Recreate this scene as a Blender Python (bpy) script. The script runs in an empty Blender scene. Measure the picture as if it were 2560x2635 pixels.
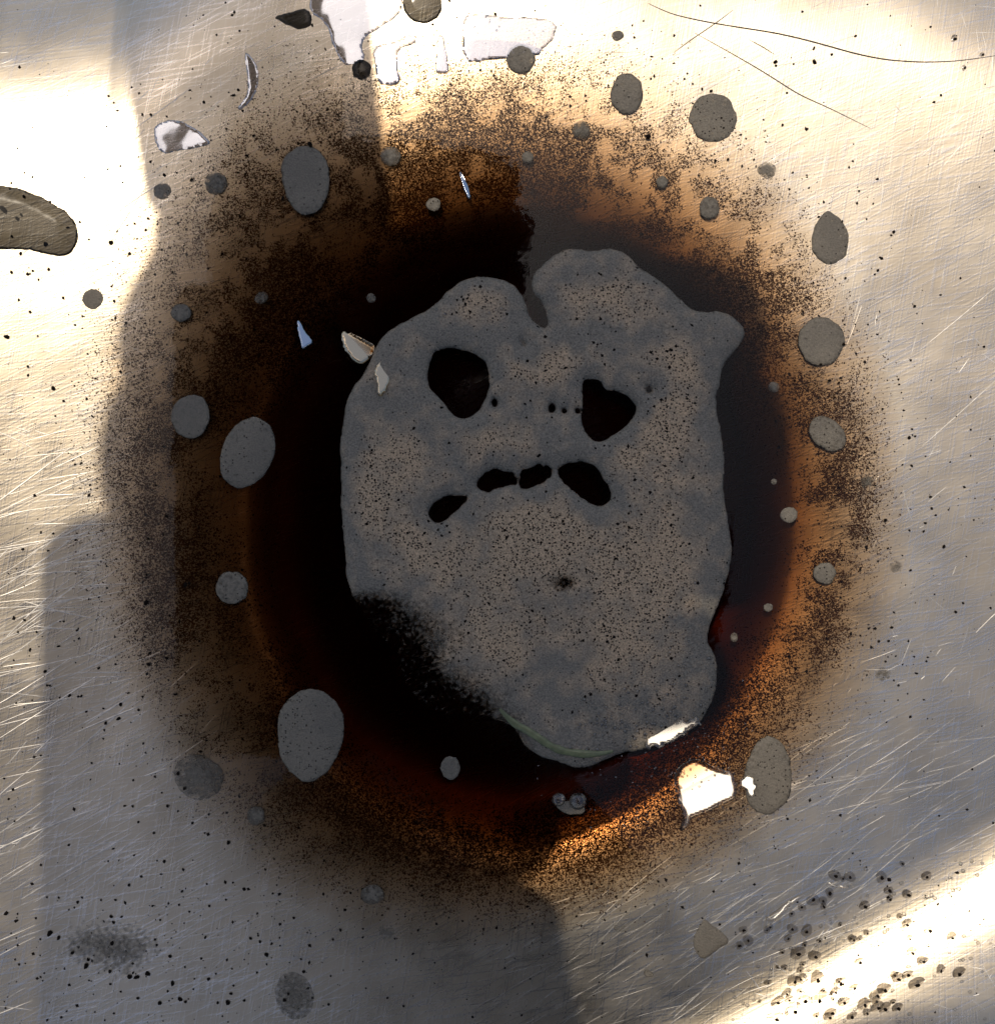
import bpy, math, random
import numpy as np
from mathutils import Vector

# ---------------------------------------------------------------- units
S = 6.5e-5                      # metres covered by one pixel of the photograph at the sink floor
CX, CY = 1280.0, 1317.5         # picture centre, photograph pixels
H = 0.2207                      # lens height above the coffee surface
def wx(px): return (px - CX) * S
def wy(py): return (CY - py) * S
random.seed(7); rng = np.random.default_rng(11)
scn = bpy.context.scene
COL = scn.collection

# ---------------------------------------------------------------- camera
cam_d = bpy.data.cameras.new('camera'); cam = bpy.data.objects.new('camera', cam_d); COL.objects.link(cam)
cam.location = (0, 0, H); cam.rotation_euler = (0, 0, 0)
cam_d.sensor_fit = 'HORIZONTAL'; cam_d.angle = 2 * math.atan(1280 * S / H)
cam_d.clip_start = 0.0005; cam_d.clip_end = 500
scn.camera = cam

# ---------------------------------------------------------------- sky, sun, exposure
SUN_T = Vector((0.0330, -0.0760, -H)).normalized()      # direction the light travels
TO_SUN = -SUN_T
w = bpy.data.worlds.new('World'); scn.world = w; w.use_nodes = True
nt = w.node_tree; nt.nodes.clear()
sky = nt.nodes.new('ShaderNodeTexSky'); sky.sky_type = 'NISHITA'; sky.sun_disc = False
sky.sun_elevation = math.asin(TO_SUN.z); sky.sun_rotation = math.atan2(TO_SUN.x, TO_SUN.y)
sky.air_density = 1.0; sky.dust_density = 2.6; sky.ozone_density = 1.0
bg = nt.nodes.new('ShaderNodeBackground'); bg.inputs[1].default_value = 0.15
ow = nt.nodes.new('ShaderNodeOutputWorld')
nt.links.new(sky.outputs[0], bg.inputs[0]); nt.links.new(bg.outputs[0], ow.inputs[0])
sd = bpy.data.lights.new('sun', 'SUN'); sun = bpy.data.objects.new('sun', sd); COL.objects.link(sun)
sd.energy = 2.0; sd.angle = math.radians(0.53); sd.color = (1.0, 0.87, 0.68)
sun.rotation_euler = SUN_T.to_track_quat('-Z', 'Y').to_euler(); sun.location = (-0.1, 0.23, 1.1)
scn.view_settings.view_transform = 'Standard'; scn.view_settings.look = 'None'
scn.view_settings.exposure = -0.85; scn.view_settings.gamma = 1.0
scn.view_settings.use_curve_mapping = False
scn.cycles.transparent_max_bounces = 24; scn.cycles.max_bounces = 5
scn.cycles.caustics_reflective = False; scn.cycles.caustics_refractive = False
scn.cycles.sample_clamp_indirect = 4.0
scn.cycles.use_adaptive_sampling = True; scn.cycles.adaptive_threshold = 0.02

# ---------------------------------------------------------------- noise
def vnoise(x, y, seed=0):
    x = np.asarray(x, float); y = np.asarray(y, float)
    xi = np.floor(x).astype(np.int64); yi = np.floor(y).astype(np.int64)
    fx = x - xi; fy = y - yi
    fx = fx * fx * (3 - 2 * fx); fy = fy * fy * (3 - 2 * fy)
    def hsh(a, b):
        n = (a * 374761393 + b * 668265263 + seed * 1274126177) & 0x7fffffff
        n = ((n ^ (n >> 13)) * 1274126177) & 0x7fffffff
        n = (n ^ (n >> 16)) & 0xffffff
        return n / float(0xffffff)
    a = hsh(xi, yi); b = hsh(xi + 1, yi); c = hsh(xi, yi + 1); d = hsh(xi + 1, yi + 1)
    return (a * (1 - fx) + b * fx) * (1 - fy) + (c * (1 - fx) + d * fx) * fy
def fbm(x, y, sc, octv=4, seed=0):
    t = 0; amp = 0.5; tot = 0
    for k in range(octv):
        t = t + amp * vnoise(np.asarray(x) / sc, np.asarray(y) / sc, seed + k * 17); tot += amp
        amp *= 0.5; sc = sc / 2.03
    return t / tot
def sstep(a, b, v):
    t = np.clip((np.asarray(v, float) - a) / (b - a), 0, 1); return t * t * (3 - 2 * t)

# ---------------------------------------------------------------- shape of the sink floor (metres, coffee level = 0)
C0X, C0Y = 1320.0, 1345.0
_R = np.linspace(0, 3600, 1801)
# radial depth below the coffee level, in mm
_slope = np.interp(_R, [0, 540, 620, 670, 715, 745, 850, 1000, 1080, 1200, 1400, 3600],
                   [0.004, 0.05, 0.27, 0.50, 0.48, 0.22, 0.115, 0.055, 0.044, 0.030, 0.016, 0.012])
_hh = np.concatenate([[0], np.cumsum((_slope[1:] + _slope[:-1]) / 2 * np.diff(_R))]) * S
_hh = _hh - np.interp(1065, _R, _hh)
_A = np.radians([-180, -150, -125, -90, -60, -35, 0, 35, 65, 90, 125, 150, 180])
_RI = [690, 720, 770, 810, 770, 725, 715, 725, 790, 840, 790, 715, 690]        # edge of the deep sump, by direction
_RO = [1110, 1220, 1330, 1290, 1200, 1080, 1025, 1040, 1050, 1075, 1140, 1090, 1110]   # shore of the puddle
def pool_r(px, py):                     # distance from the centre, evened out so the sump edge is at 720 and the shore at 1065
    dx = np.asarray(px, float) - C0X; dy = np.asarray(py, float) - C0Y
    th = np.arctan2(dy, dx); r = np.hypot(dx, dy)
    ri = np.interp(th, _A, _RI); ro = np.interp(th, _A, _RO)
    return np.where(r < ri, r / ri * 720, np.where(r < ro, 720 + (r - ri) / (ro - ri) * 345, 1065 + (r - ro)))
def crest(px):
    return np.interp(px, [-900, 0, 280, 480, 760, 1000, 1500, 2000, 2560, 3400], [470, 450, 400, 240, 40, 0, 60, 150, 340, 560])
def H_floor(px, py):
    px = np.asarray(px, float); py = np.asarray(py, float)
    h = np.interp(pool_r(px, py), _R, _hh)
    # the floor rolls gently away beyond a crest at the upper left
    d = np.maximum(0, crest(px) - py); kl = 0.00075
    h = h - S * kl * (0.5 * np.minimum(d, 420) ** 2 + 420 * np.maximum(0, d - 420))
    f = np.maximum(0, 330 - px); h = h + S * 0.5 * 0.00038 * f ** 2          # left wall of the bowl
    # the right wall of the bowl
    e = np.maximum(0, px - np.interp(py, [-900, -200, 900, 1800, 3600], [1350, 1560, 2200, 2380, 2500]))
    h = h + S * 0.00022 * (0.5 * np.minimum(e, 560) ** 2 + 560 * np.maximum(0, e - 560))
    # and the floor climbs towards the lower right corner
    d2 = np.maximum(0, 0.51 * px + 0.86 * py - 3090)
    h = h + S * 0.0023 * (0.5 * np.minimum(d2, 520) ** 2 + 520 * np.maximum(0, d2 - 520))
    h = h + 0.00016 * (fbm(px, py, 420, 3, 3) - 0.5) + 0.00005 * (fbm(px, py, 90, 3, 5) - 0.5)
    return h
def surf(px, py):                       # upper surface: steel, or coffee where it is deeper
    return np.maximum(H_floor(px, py), 0.0)

# ---------------------------------------------------------------- helpers
def mesh_obj(name, V, F, mat=None, parent=None, smooth=True):
    me = bpy.data.meshes.new(name)
    V = np.asarray(V, dtype=np.float32)
    if isinstance(F, np.ndarray):
        n, k = F.shape
        me.vertices.add(len(V)); me.vertices.foreach_set('co', V.ravel())
        me.loops.add(n * k); me.loops.foreach_set('vertex_index', F.astype(np.int32).ravel())
        me.polygons.add(n)
        me.polygons.foreach_set('loop_start', np.arange(0, n * k, k, dtype=np.int32))
        me.polygons.foreach_set('loop_total', np.full(n, k, dtype=np.int32))
        me.update(calc_edges=True); me.validate()
    else:
        me.from_pydata([tuple(v) for v in V], [], F); me.update()
    if smooth:
        me.polygons.foreach_set('use_smooth', np.ones(len(me.polygons), dtype=bool))
    o = bpy.data.objects.new(name, me); COL.objects.link(o)
    if mat: me.materials.append(mat)
    if parent: o.parent = parent
    return o
def tag(o, label=None, cat=None, group=None, kind=None):
    if label: o['label'] = label
    if cat: o['category'] = cat
    if group: o['group'] = group
    if kind: o['kind'] = kind
    return o
def attr(o, name, vals):
    a = o.data.attributes.new(name, 'FLOAT', 'POINT'); a.data.foreach_set('value', np.asarray(vals, np.float32))

def chaikin(P, n=2):
    P = np.asarray(P, float)
    for _ in range(n):
        Q = np.roll(P, -1, 0)
        P = np.stack([0.75 * P + 0.25 * Q, 0.25 * P + 0.75 * Q], 1).reshape(-1, 2)
    return P
def sdf_poly(P, X, Y):                  # + inside
    A = P; B = np.roll(P, -1, 0)
    d2 = np.full(X.shape, 1e18); ins = np.zeros(X.shape, bool)
    for (ax, ay), (bx, by) in zip(A, B):
        ex, ey = bx - ax, by - ay; L = ex * ex + ey * ey + 1e-9
        t = np.clip(((X - ax) * ex + (Y - ay) * ey) / L, 0, 1)
        d2 = np.minimum(d2, (X - ax - t * ex) ** 2 + (Y - ay - t * ey) ** 2)
        c = ((ay > Y) != (by > Y))
        if ay != by:
            ins ^= c & (X < (bx - ax) * (Y - ay) / (by - ay) + ax)
    d = np.sqrt(d2); return np.where(ins, d, -d)
def sdf_sheet(name, bbox, g, sdf_f, ztop_f, zbot_f, mat, parent=None, extra=None):
    """closed slab over the region where sdf > 0; rim vertices are pulled onto the outline"""
    x0, y0, x1, y1 = bbox
    xs = np.arange(x0 - 2 * g, x1 + 2 * g, g); ys = np.arange(y0 - 2 * g, y1 + 2 * g, g)
    X, Y = np.meshgrid(xs, ys); D = sdf_f(X, Y)
    gy, gx = np.gradient(D, g); gl = np.maximum(np.hypot(gx, gy), 0.3)
    near = np.abs(D) < 0.75 * g
    X = np.where(near, X - D * gx / gl / gl, X); Y = np.where(near, Y - D * gy / gl / gl, Y)
    D = np.where(near, 0.0, D)
    ok = D >= 0
    cell = ok[:-1, :-1] & ok[1:, :-1] & ok[:-1, 1:] & ok[1:, 1:]
    idx = np.arange(X.size).reshape(X.shape)
    Q = np.stack([idx[:-1, :-1], idx[1:, :-1], idx[1:, 1:], idx[:-1, 1:]], -1)[cell]
    used = np.unique(Q); remap = -np.ones(X.size, int); remap[used] = np.arange(len(used))
    Q = remap[Q]; xv = X.ravel()[used]; yv = Y.ravel()[used]; dv = D.ravel()[used]
    zt = ztop_f(xv, yv, dv); zb = np.minimum(zbot_f(xv, yv, dv), zt - 1e-6)
    n = len(used)
    V = np.concatenate([np.stack([wx(xv), wy(yv), zt], 1), np.stack([wx(xv), wy(yv), zb], 1)])
    E = np.concatenate([Q[:, [0, 1]], Q[:, [1, 2]], Q[:, [2, 3]], Q[:, [3, 0]]])
    key = E[:, 0].astype(np.int64) * n + E[:, 1]; rev = E[:, 1].astype(np.int64) * n + E[:, 0]
    B = E[~np.isin(key, rev)]
    W = np.stack([B[:, 1], B[:, 0], B[:, 0] + n, B[:, 1] + n], 1)
    F = np.concatenate([Q, Q[:, ::-1] + n, W])
    o = mesh_obj(name, V, F, mat, parent)
    if extra:
        for k, f in extra.items():
            v = f(xv, yv, dv); attr(o, k, np.concatenate([v, v]))
    return o

# ---------------------------------------------------------------- materials
def new_mat(name):
    m = bpy.data.materials.new(name); m.use_nodes = True; t = m.node_tree; t.nodes.clear()
    out = t.nodes.new('ShaderNodeOutputMaterial')
    def N(kind, **kw):
        n = t.nodes.new(kind)
        for k, v in kw.items():
            if k.startswith('i_'): n.inputs[k[2:].replace('_', ' ')].default_value = v
            elif isinstance(k, str): setattr(n, k, v)
        return n
    def Lk(a, b): t.links.new(a, b)
    return m, t, out, N, Lk
def ramp(N, stops, interp='LINEAR'):
    r = N('ShaderNodeValToRGB'); e = r.color_ramp.elements; r.color_ramp.interpolation = interp
    while len(e) < len(stops): e.new(0.5)
    for el, (p, c) in zip(e, stops):
        el.position = p; el.color = (c if len(c) == 4 else (*c, 1)) if isinstance(c, tuple) else (c, c, c, 1)
    return r
def coords(N, Lk, scale=(1, 1, 1), rot=0.0):
    tc = N('ShaderNodeTexCoord'); mp = N('ShaderNodeMapping')
    mp.inputs['Scale'].default_value = scale
    r = N('ShaderNodeVectorRotate', rotation_type='Z_AXIS'); r.inputs['Angle'].default_value = rot
    Lk(tc.outputs['Object'], r.inputs['Vector']); Lk(r.outputs[0], mp.inputs['Vector']); return mp.outputs[0]
def mathn(N, Lk, op, a, b):
    n = N('ShaderNodeMath', operation=op)
    for i, v in enumerate((a, b)):
        if hasattr(v, 'node'): Lk(v, n.inputs[i])
        else: n.inputs[i].default_value = v
    return n.outputs[0]

def steel_material():
    m, t, out, N, Lk = new_mat('scratched_steel')
    p = N('ShaderNodeBsdfPrincipled'); p.inputs['Metallic'].default_value = 1.0
    # cloudy tone
    n1 = N('ShaderNodeTexNoise'); Lk(coords(N, Lk, (60, 60, 60)), n1.inputs['Vector']); n1.inputs['Scale'].default_value = 1; n1.inputs['Detail'].default_value = 8
    cr = ramp(N, [(0.3, (0.63, 0.545, 0.42)), (0.7, (0.76, 0.67, 0.53))]); Lk(n1.outputs[0], cr.inputs[0])
    # fine wear lines in three directions
    bumps = None; lines = None
    for rot, sx, sy, seed, wgt in ((math.radians(-28), 90, 3000, 1, 1.0), (math.radians(-80), 110, 3600, 2, 0.8), (math.radians(-8), 80, 2800, 3, .9)):
        n = N('ShaderNodeTexNoise'); n.noise_dimensions = '2D'
        Lk(coords(N, Lk, (sx, sy, 1), rot), n.inputs['Vector']); n.inputs['Scale'].default_value = 1; n.inputs['Detail'].default_value = 2
        rp = ramp(N, [(0.56, 0.0), (0.70, 1.0)]); Lk(n.outputs[0], rp.inputs[0])
        v = mathn(N, Lk, 'MULTIPLY', rp.outputs[0], wgt)
        lines = v if lines is None else mathn(N, Lk, 'ADD', lines, v)
        b = mathn(N, Lk, 'MULTIPLY', n.outputs[0], wgt); bumps = b if bumps is None else mathn(N, Lk, 'ADD', bumps, b)
    ng = N('ShaderNodeTexNoise'); Lk(coords(N, Lk, (2600, 2600, 2600)), ng.inputs['Vector']); ng.inputs['Scale'].default_value = 1; ng.inputs['Detail'].default_value = 4
    bumps = mathn(N, Lk, 'ADD', bumps, mathn(N, Lk, 'MULTIPLY', ng.outputs[0], 0.3))
    bp = N('ShaderNodeBump'); bp.inputs['Strength'].default_value = 0.16; bp.inputs['Distance'].default_value = 0.00006
    Lk(bumps, bp.inputs['Height']); Lk(bp.outputs[0], p.inputs['Normal'])
    n2 = N('ShaderNodeTexNoise'); Lk(coords(N, Lk, (110, 110, 110), 0.5), n2.inputs['Vector']); n2.inputs['Scale'].default_value = 1; n2.inputs['Detail'].default_value = 6
    rr = ramp(N, [(0.3, 0.265), (0.7, 0.355)]); Lk(n2.outputs[0], rr.inputs[0])
    Lk(mathn(N, Lk, 'SUBTRACT', rr.outputs[0], mathn(N, Lk, 'MULTIPLY', lines, 0.06)), p.inputs['Roughness'])
    mxl = N('ShaderNodeMix', data_type='RGBA'); Lk(mathn(N, Lk, 'MINIMUM', mathn(N, Lk, 'MULTIPLY', lines, 0.55), 1.0), mxl.inputs[0]); Lk(cr.outputs[0], mxl.inputs[6]); mxl.inputs[7].default_value = (0.86, 0.82, 0.76, 1)
    Lk(mxl.outputs[2], p.inputs['Base Color']); Lk(p.outputs[0], out.inputs[0]); return m

def clear_surface(N, Lk, tint=(1, 1, 1), rough=0.03, ior=1.33, boost=0.0, normal=None, tone=(1, 1, 1)):
    tr = N('ShaderNodeBsdfTransparent'); tr.inputs[0].default_value = (*tint, 1)
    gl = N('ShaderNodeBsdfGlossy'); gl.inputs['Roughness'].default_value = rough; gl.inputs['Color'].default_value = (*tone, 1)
    fr = N('ShaderNodeFresnel'); fr.inputs['IOR'].default_value = ior
    if normal is not None: Lk(normal, gl.inputs['Normal']); Lk(normal, fr.inputs['Normal'])
    fac = mathn(N, Lk, 'ADD', fr.outputs[0], boost) if boost else fr.outputs[0]
    mx = N('ShaderNodeMixShader'); Lk(fac, mx.inputs[0]); Lk(tr.outputs[0], mx.inputs[1]); Lk(gl.outputs[0], mx.inputs[2])
    return mx.outputs[0]
def coffee_material():
    m, t, out, N, Lk = new_mat('black_coffee')
    n = N('ShaderNodeTexNoise'); Lk(coords(N, Lk, (300, 300, 300)), n.inputs['Vector']); n.inputs['Scale'].default_value = 1
    bp = N('ShaderNodeBump'); bp.inputs['Strength'].default_value = 0.05; bp.inputs['Distance'].default_value = 0.0003; Lk(n.outputs[0], bp.inputs['Height'])
    Lk(clear_surface(N, Lk, rough=0.03, normal=bp.outputs[0]), out.inputs['Surface'])
    va = N('ShaderNodeVolumeAbsorption'); va.inputs['Color'].default_value = (0.61, 0.37, 0.08, 1); va.inputs['Density'].default_value = 820
    Lk(va.outputs[0], out.inputs['Volume']); return m
def water_material(name, tint=(0.75, 0.72, 0.66), rough=0.10, boost=0.0, ior=1.33, tone=(1, 1, 1)):
    m, t, out, N, Lk = new_mat(name); Lk(clear_surface(N, Lk, tint, rough, ior, boost, tone=tone), out.inputs['Surface']); return m
def foam_material(name, c_lo, c_hi, pits=0.5, cell=2600, tan=False):
    m, t, out, N, Lk = new_mat(name)
    p = N('ShaderNodeBsdfPrincipled'); p.inputs['Roughness'].default_value = 0.55; p.inputs['Specular IOR Level'].default_value = 0.35
    n1 = N('ShaderNodeTexNoise'); Lk(coords(N, Lk, (75, 75, 75)), n1.inputs['Vector']); n1.inputs['Scale'].default_value = 1; n1.inputs['Detail'].default_value = 5
    zsrc = n1.outputs[0]
    if tan:
        ta = N('ShaderNodeAttribute'); ta.attribute_name = 'tan'
        n1.inputs['Scale'].default_value = 4; n1.inputs['Detail'].default_value = 6
        zsrc = mathn(N, Lk, 'ADD', mathn(N, Lk, 'MULTIPLY', ta.outputs['Fac'], 0.32), mathn(N, Lk, 'MULTIPLY', n1.outputs[0], 0.70))
    cr = ramp(N, [(0.36, c_lo), (0.66, c_hi)] if tan else [(0.43, c_lo), (0.58, c_hi)]); Lk(zsrc, cr.inputs[0])
    vo = N('ShaderNodeTexVoronoi'); Lk(coords(N, Lk, (cell, cell, cell)), vo.inputs['Vector']); vo.inputs['Scale'].default_value = 1
    # bubbles: only some cells are open pits, more of them in the tan areas
    sep = N('ShaderNodeSeparateColor'); Lk(vo.outputs['Color'], sep.inputs[0])
    pt = ramp(N, [(0.22, 1.0), (0.42, 0.0)]); Lk(vo.outputs['Distance'], pt.inputs[0])
    zone = ramp(N, [(0.42, 0.02), (0.66, 1.0)]); Lk(zsrc, zone.inputs[0])
    op = mathn(N, Lk, 'LESS_THAN', sep.outputs[0], mathn(N, Lk, 'MULTIPLY', zone.outputs[0], pits))
    pit = mathn(N, Lk, 'MULTIPLY', pt.outputs[0], op)
    mx = N('ShaderNodeMix', data_type='RGBA'); Lk(pit, mx.inputs[0]); Lk(cr.outputs[0], mx.inputs[6]); mx.inputs[7].default_value = (0.035, 0.022, 0.014, 1)
    n3 = N('ShaderNodeTexNoise'); Lk(coords(N, Lk, (3500, 3500, 3500)), n3.inputs['Vector']); n3.inputs['Scale'].default_value = 1; n3.inputs['Detail'].default_value = 3
    m3 = N('ShaderNodeMix', data_type='RGBA', blend_type='MULTIPLY'); m3.inputs[0].default_value = 0.6 if pits > .5 else 0.3
    r3 = ramp(N, [(0.32, 0.35), (0.68, 1.35)]); Lk(n3.outputs[0], r3.inputs[0]); Lk(mx.outputs[2], m3.inputs[6]); Lk(r3.outputs[0], m3.inputs[7])
    Lk(m3.outputs[2], p.inputs['Base Color'])
    bp = N('ShaderNodeBump'); bp.inputs['Strength'].default_value = 0.7; bp.inputs['Distance'].default_value = 0.0002
    Lk(mathn(N, Lk, 'SUBTRACT', n3.outputs[0], pit), bp.inputs['Height']); Lk(bp.outputs[0], p.inputs['Normal'])
    at = N('ShaderNodeAttribute'); at.attribute_name = 'thick'
    n4 = N('ShaderNodeTexNoise'); Lk(coords(N, Lk, (1500, 1500, 1500)), n4.inputs['Vector']); n4.inputs['Scale'].default_value = 1; n4.inputs['Detail'].default_value = 4
    f = mathn(N, Lk, 'ADD', at.outputs['Fac'], mathn(N, Lk, 'MULTIPLY', mathn(N, Lk, 'SUBTRACT', n4.outputs[0], 0.5), 0.9))
    fr = ramp(N, [(0.25, 0.0), (0.75, 1.0)]); Lk(f, fr.inputs[0])
    tr = N('ShaderNodeBsdfTransparent'); ms = N('ShaderNodeMixShader')
    Lk(fr.outputs[0], ms.inputs[0]); Lk(tr.outputs[0], ms.inputs[1]); Lk(p.outputs[0], ms.inputs[2]); Lk(ms.outputs[0], out.inputs[0])
    return m
def plain(name, col, rough=0.5, metal=0.0, spec=0.5, noise=0.25, sc=900):
    m, t, out, N, Lk = new_mat(name)
    p = N('ShaderNodeBsdfPrincipled'); p.inputs['Roughness'].default_value = rough; p.inputs['Metallic'].default_value = metal
    p.inputs['Specular IOR Level'].default_value = spec
    n = N('ShaderNodeTexNoise'); Lk(coords(N, Lk, (sc, sc, sc)), n.inputs['Vector']); n.inputs['Scale'].default_value = 1; n.inputs['Detail'].default_value = 3
    cr = ramp(N, [(0.3, tuple(c * (1 - noise) for c in col)), (0.7, tuple(c * (1 + noise) for c in col))])
    Lk(n.outputs[0], cr.inputs[0]); Lk(cr.outputs[0], p.inputs['Base Color']); Lk(p.outputs[0], out.inputs[0]); return m

M_STEEL = steel_material(); M_COFFEE = coffee_material()
M_FOAM = foam_material('coffee_foam', (0.30, 0.265, 0.21), (0.68, 0.49, 0.31), 0.9, 2300, True)
M_ISLE = foam_material('fine_foam', (0.235, 0.205, 0.16), (0.29, 0.25, 0.19), 0.22, 2600)
M_GRAIN = plain('coffee_grain', (0.012, 0.008, 0.006), 0.85, 0, 0.12)
M_SED = plain('coffee_sediment', (0.060, 0.026, 0.012), 0.8, 0, .2)
M_SED2 = plain('coffee_sediment_pale', (0.13, 0.066, 0.031), 0.8, 0, .2)
M_DROP = water_material('clear_water', (1.0, 0.98, 0.95), 0.27, 0.08)
M_BEAD = water_material('murky_dimmed_water', (0.20, 0.20, 0.20), 0.12)  # murk, plus a dark tint standing in for refraction that dims the glare
M_COLLAR = water_material('bead_water', (0.74, 0.73, 0.72), 0.16, 0.02)  # gray tint stands in for refraction dimming the steel under each bead
M_SPARK = water_material('bubble_skin', (0.9, 0.9, 0.9), 0.08, 0.10)
M_FILM = water_material('sky_tinted_film', (0.80, 0.80, 0.84), 0.05, 0.42, tone=(0.85, 0.90, 1.0))  # thin water with sky reflection colour and extra mirror strength put in
M_SKY_GLINT = water_material('painted_glint', (0.4, 0.4, 0.4), 0.10, 0.75, tone=(0.75, 0.85, 1.0))  # blue sky reflection put into tone and raised reflectivity
M_CREAM_GLINT = water_material('painted_cream_glint', (0.4, 0.4, 0.4), 0.12, 0.8, tone=(1.0, 0.82, 0.56))  # warm tone stands in for the reflection of something sunlit
M_GREEN = plain('green_film', (0.22, 0.24, 0.12), 0.3, 0.0, 0.6)
M_SCR = plain('scratch_burr', (0.72, 0.69, 0.64), 0.42, 1.0)
M_DARKSCR = plain('scratch_groove', (0.10, 0.085, 0.07), 0.5, 0.6)
M_SKIN = plain('skin', (0.42, 0.25, 0.18), 0.5, 0, 0.4, 0.1, 60)
M_SLEEVE = plain('dark_sleeve', (0.03, 0.032, 0.04), 0.9, 0, 0.2, 0.3, 300)
M_PHONE = plain('phone_back', (0.02, 0.02, 0.022), 0.35)
M_GLASS = plain('phone_glass', (0.01, 0.01, 0.012), 0.08)

# ---------------------------------------------------------------- sink
g = 7.0
xs = np.arange(-900, 3460 + g, g); ys = np.arange(-900, 3535 + g, g)
X, Y = np.meshgrid(xs, ys); Z = H_floor(X, Y)
idx = np.arange(X.size).reshape(X.shape)
Q = np.stack([idx[:-1, :-1], idx[1:, :-1], idx[1:, 1:], idx[:-1, 1:]], -1).reshape(-1, 4)
sink = mesh_obj('sink_basin', np.stack([wx(X).ravel(), wy(Y).ravel(), Z.ravel()], 1), Q, M_STEEL)
so = sink.modifiers.new('sheet', 'SOLIDIFY'); so.thickness = 0.001; so.offset = -1
tag(sink, 'scratched stainless steel sink floor under the coffee', 'sink')

# scratches: thin raised burrs, each with two facets
def burr(V, F, pts, wd, ht):
    """pts: Nx2 photograph px; wd px, ht metres"""
    n0 = len(V); pts = np.asarray(pts, float); n = len(pts)
    tn = np.gradient(pts, axis=0); tn /= np.maximum(np.hypot(tn[:, 0], tn[:, 1]), 1e-6)[:, None]
    nm = np.stack([-tn[:, 1], tn[:, 0]], 1)
    tp = np.sin(np.linspace(0.06, 0.94, n) * math.pi)[:, None] ** 0.6
    for k, side in enumerate((-0.5, 0.0, 0.5)):
        q = pts + nm * side * wd * tp
        z = H_floor(q[:, 0], q[:, 1]) + (ht * tp[:, 0] if k == 1 else -2e-6)
        V.extend(zip(wx(q[:, 0]), wy(q[:, 1]), z))
    for i in range(n - 1):
        a, b, c = n0 + i, n0 + n + i, n0 + 2 * n + i
        F.append((a, b, b + 1, a + 1)); F.append((b, c, c + 1, b + 1))
def line_pts(x, y, ang, ln, bend=0.0, n=7):
    s = np.linspace(-0.5, 0.5, n) * ln
    a = math.radians(ang); c, d = math.cos(a), -math.sin(a)
    k = bend * (s / ln * 2) ** 2 * ln * 0.1
    return np.stack([x + s * c - k * d, y + s * d + k * c], 1)
def in_pool(px, py): return H_floor(px, py) < -0.0006
V, F = [], []
zones = [  # x0,y0,x1,y1, count, angle mean, spread, len range, width range
    (0, 1380, 560, 2300, 120, 33, 9, (60, 330), (2.0, 5.5)),
    (0, 1150, 330, 1900, 80, 12, 12, (80, 330), (2, 5)),
    (0, 1900, 620, 2600, 90, 22, 14, (40, 200), (2, 4.5)),
    (1250, 2230, 2300, 2635, 260, 31, 8, (40, 320), (0.9, 2.2)),
    (1900, 1850, 2560, 2400, 170, 28, 10, (40, 280), (0.9, 2.2)),
    (2080, 200, 2500, 900, 40, 83, 8, (30, 150), (1.4, 3)),
    (2150, 850, 2560, 1800, 90, 40, 45, (12, 110), (1.4, 3.6)),
    (0, 100, 420, 560, 90, 28, 18, (40, 230), (1.8, 4)),
    (0, 560, 420, 1200, 90, 10, 22, (30, 200), (1.8, 4)),
    (1250, 0, 2560, 420, 160, 80, 20, (25, 120), (1.6, 3)),
    (1500, 0, 2560, 420, 80, 22, 14, (40, 200), (1.6, 3)),
    (1900, 2350, 2560, 2635, 90, 10, 50, (15, 70), (2, 3.5)),
    (300, 0, 1000, 420, 40, 30, 20, (30, 150), (1.6, 3)),
]
for x0, y0, x1, y1, cnt, am, asd, lr, wr in zones:
    for _ in range(cnt):
        x, y = random.uniform(x0, x1), random.uniform(y0, y1)
        if in_pool(x, y): continue
        l = lr[0] + (lr[1] - lr[0]) * random.random() ** 2.2
        wd = random.uniform(*wr) * (0.6 + 0.4 * random.random())
        burr(V, F, line_pts(x, y, random.gauss(am, asd), l, random.uniform(-.25, .25)), wd, wd * S * (0.015 + 0.075 * random.random() ** 2))
tag(mesh_obj('scratches', V, F, M_SCR, sink, smooth=False), kind='stuff')
def scratch(pts, wd, mat, hf=0.10):
    V, F = [], []
    P = np.asarray(pts, float); t = np.linspace(0, 1, len(P)); tt = np.linspace(0, 1, 40)
    q = np.stack([np.interp(tt, t, P[:, 0]), np.interp(tt, t, P[:, 1])], 1)
    q = np.stack([np.convolve(np.pad(q[:, k], 2, 'edge'), np.ones(5) / 5, 'valid') for k in (0, 1)], 1)
    burr(V, F, q, wd, wd * S * hf); return mesh_obj('scratch', V, F, mat, sink, smooth=False)
def c3(p): return [(1660 + a * .4727, b * .4727) for a, b in p]
scratch(c3([(0, 10), (100, 60), (200, 95), (480, 150), (640, 175), (800, 210), (1000, 270), (1200, 335), (1400, 365), (1560, 372), (1700, 368), (1904, 340)]), 4.5, M_DARKSCR)
scratch(c3([(250, 170), (480, 300), (640, 395), (830, 520), (1000, 600), (1230, 720)]), 3.5, M_DARKSCR)
scratch(c3([(480, 55), (380, 130), (230, 230), (150, 290)]), 3.0, M_DARKSCR)
scratch(c3([(560, 220), (640, 265), (700, 305)]), 3.0, M_DARKSCR)
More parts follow.
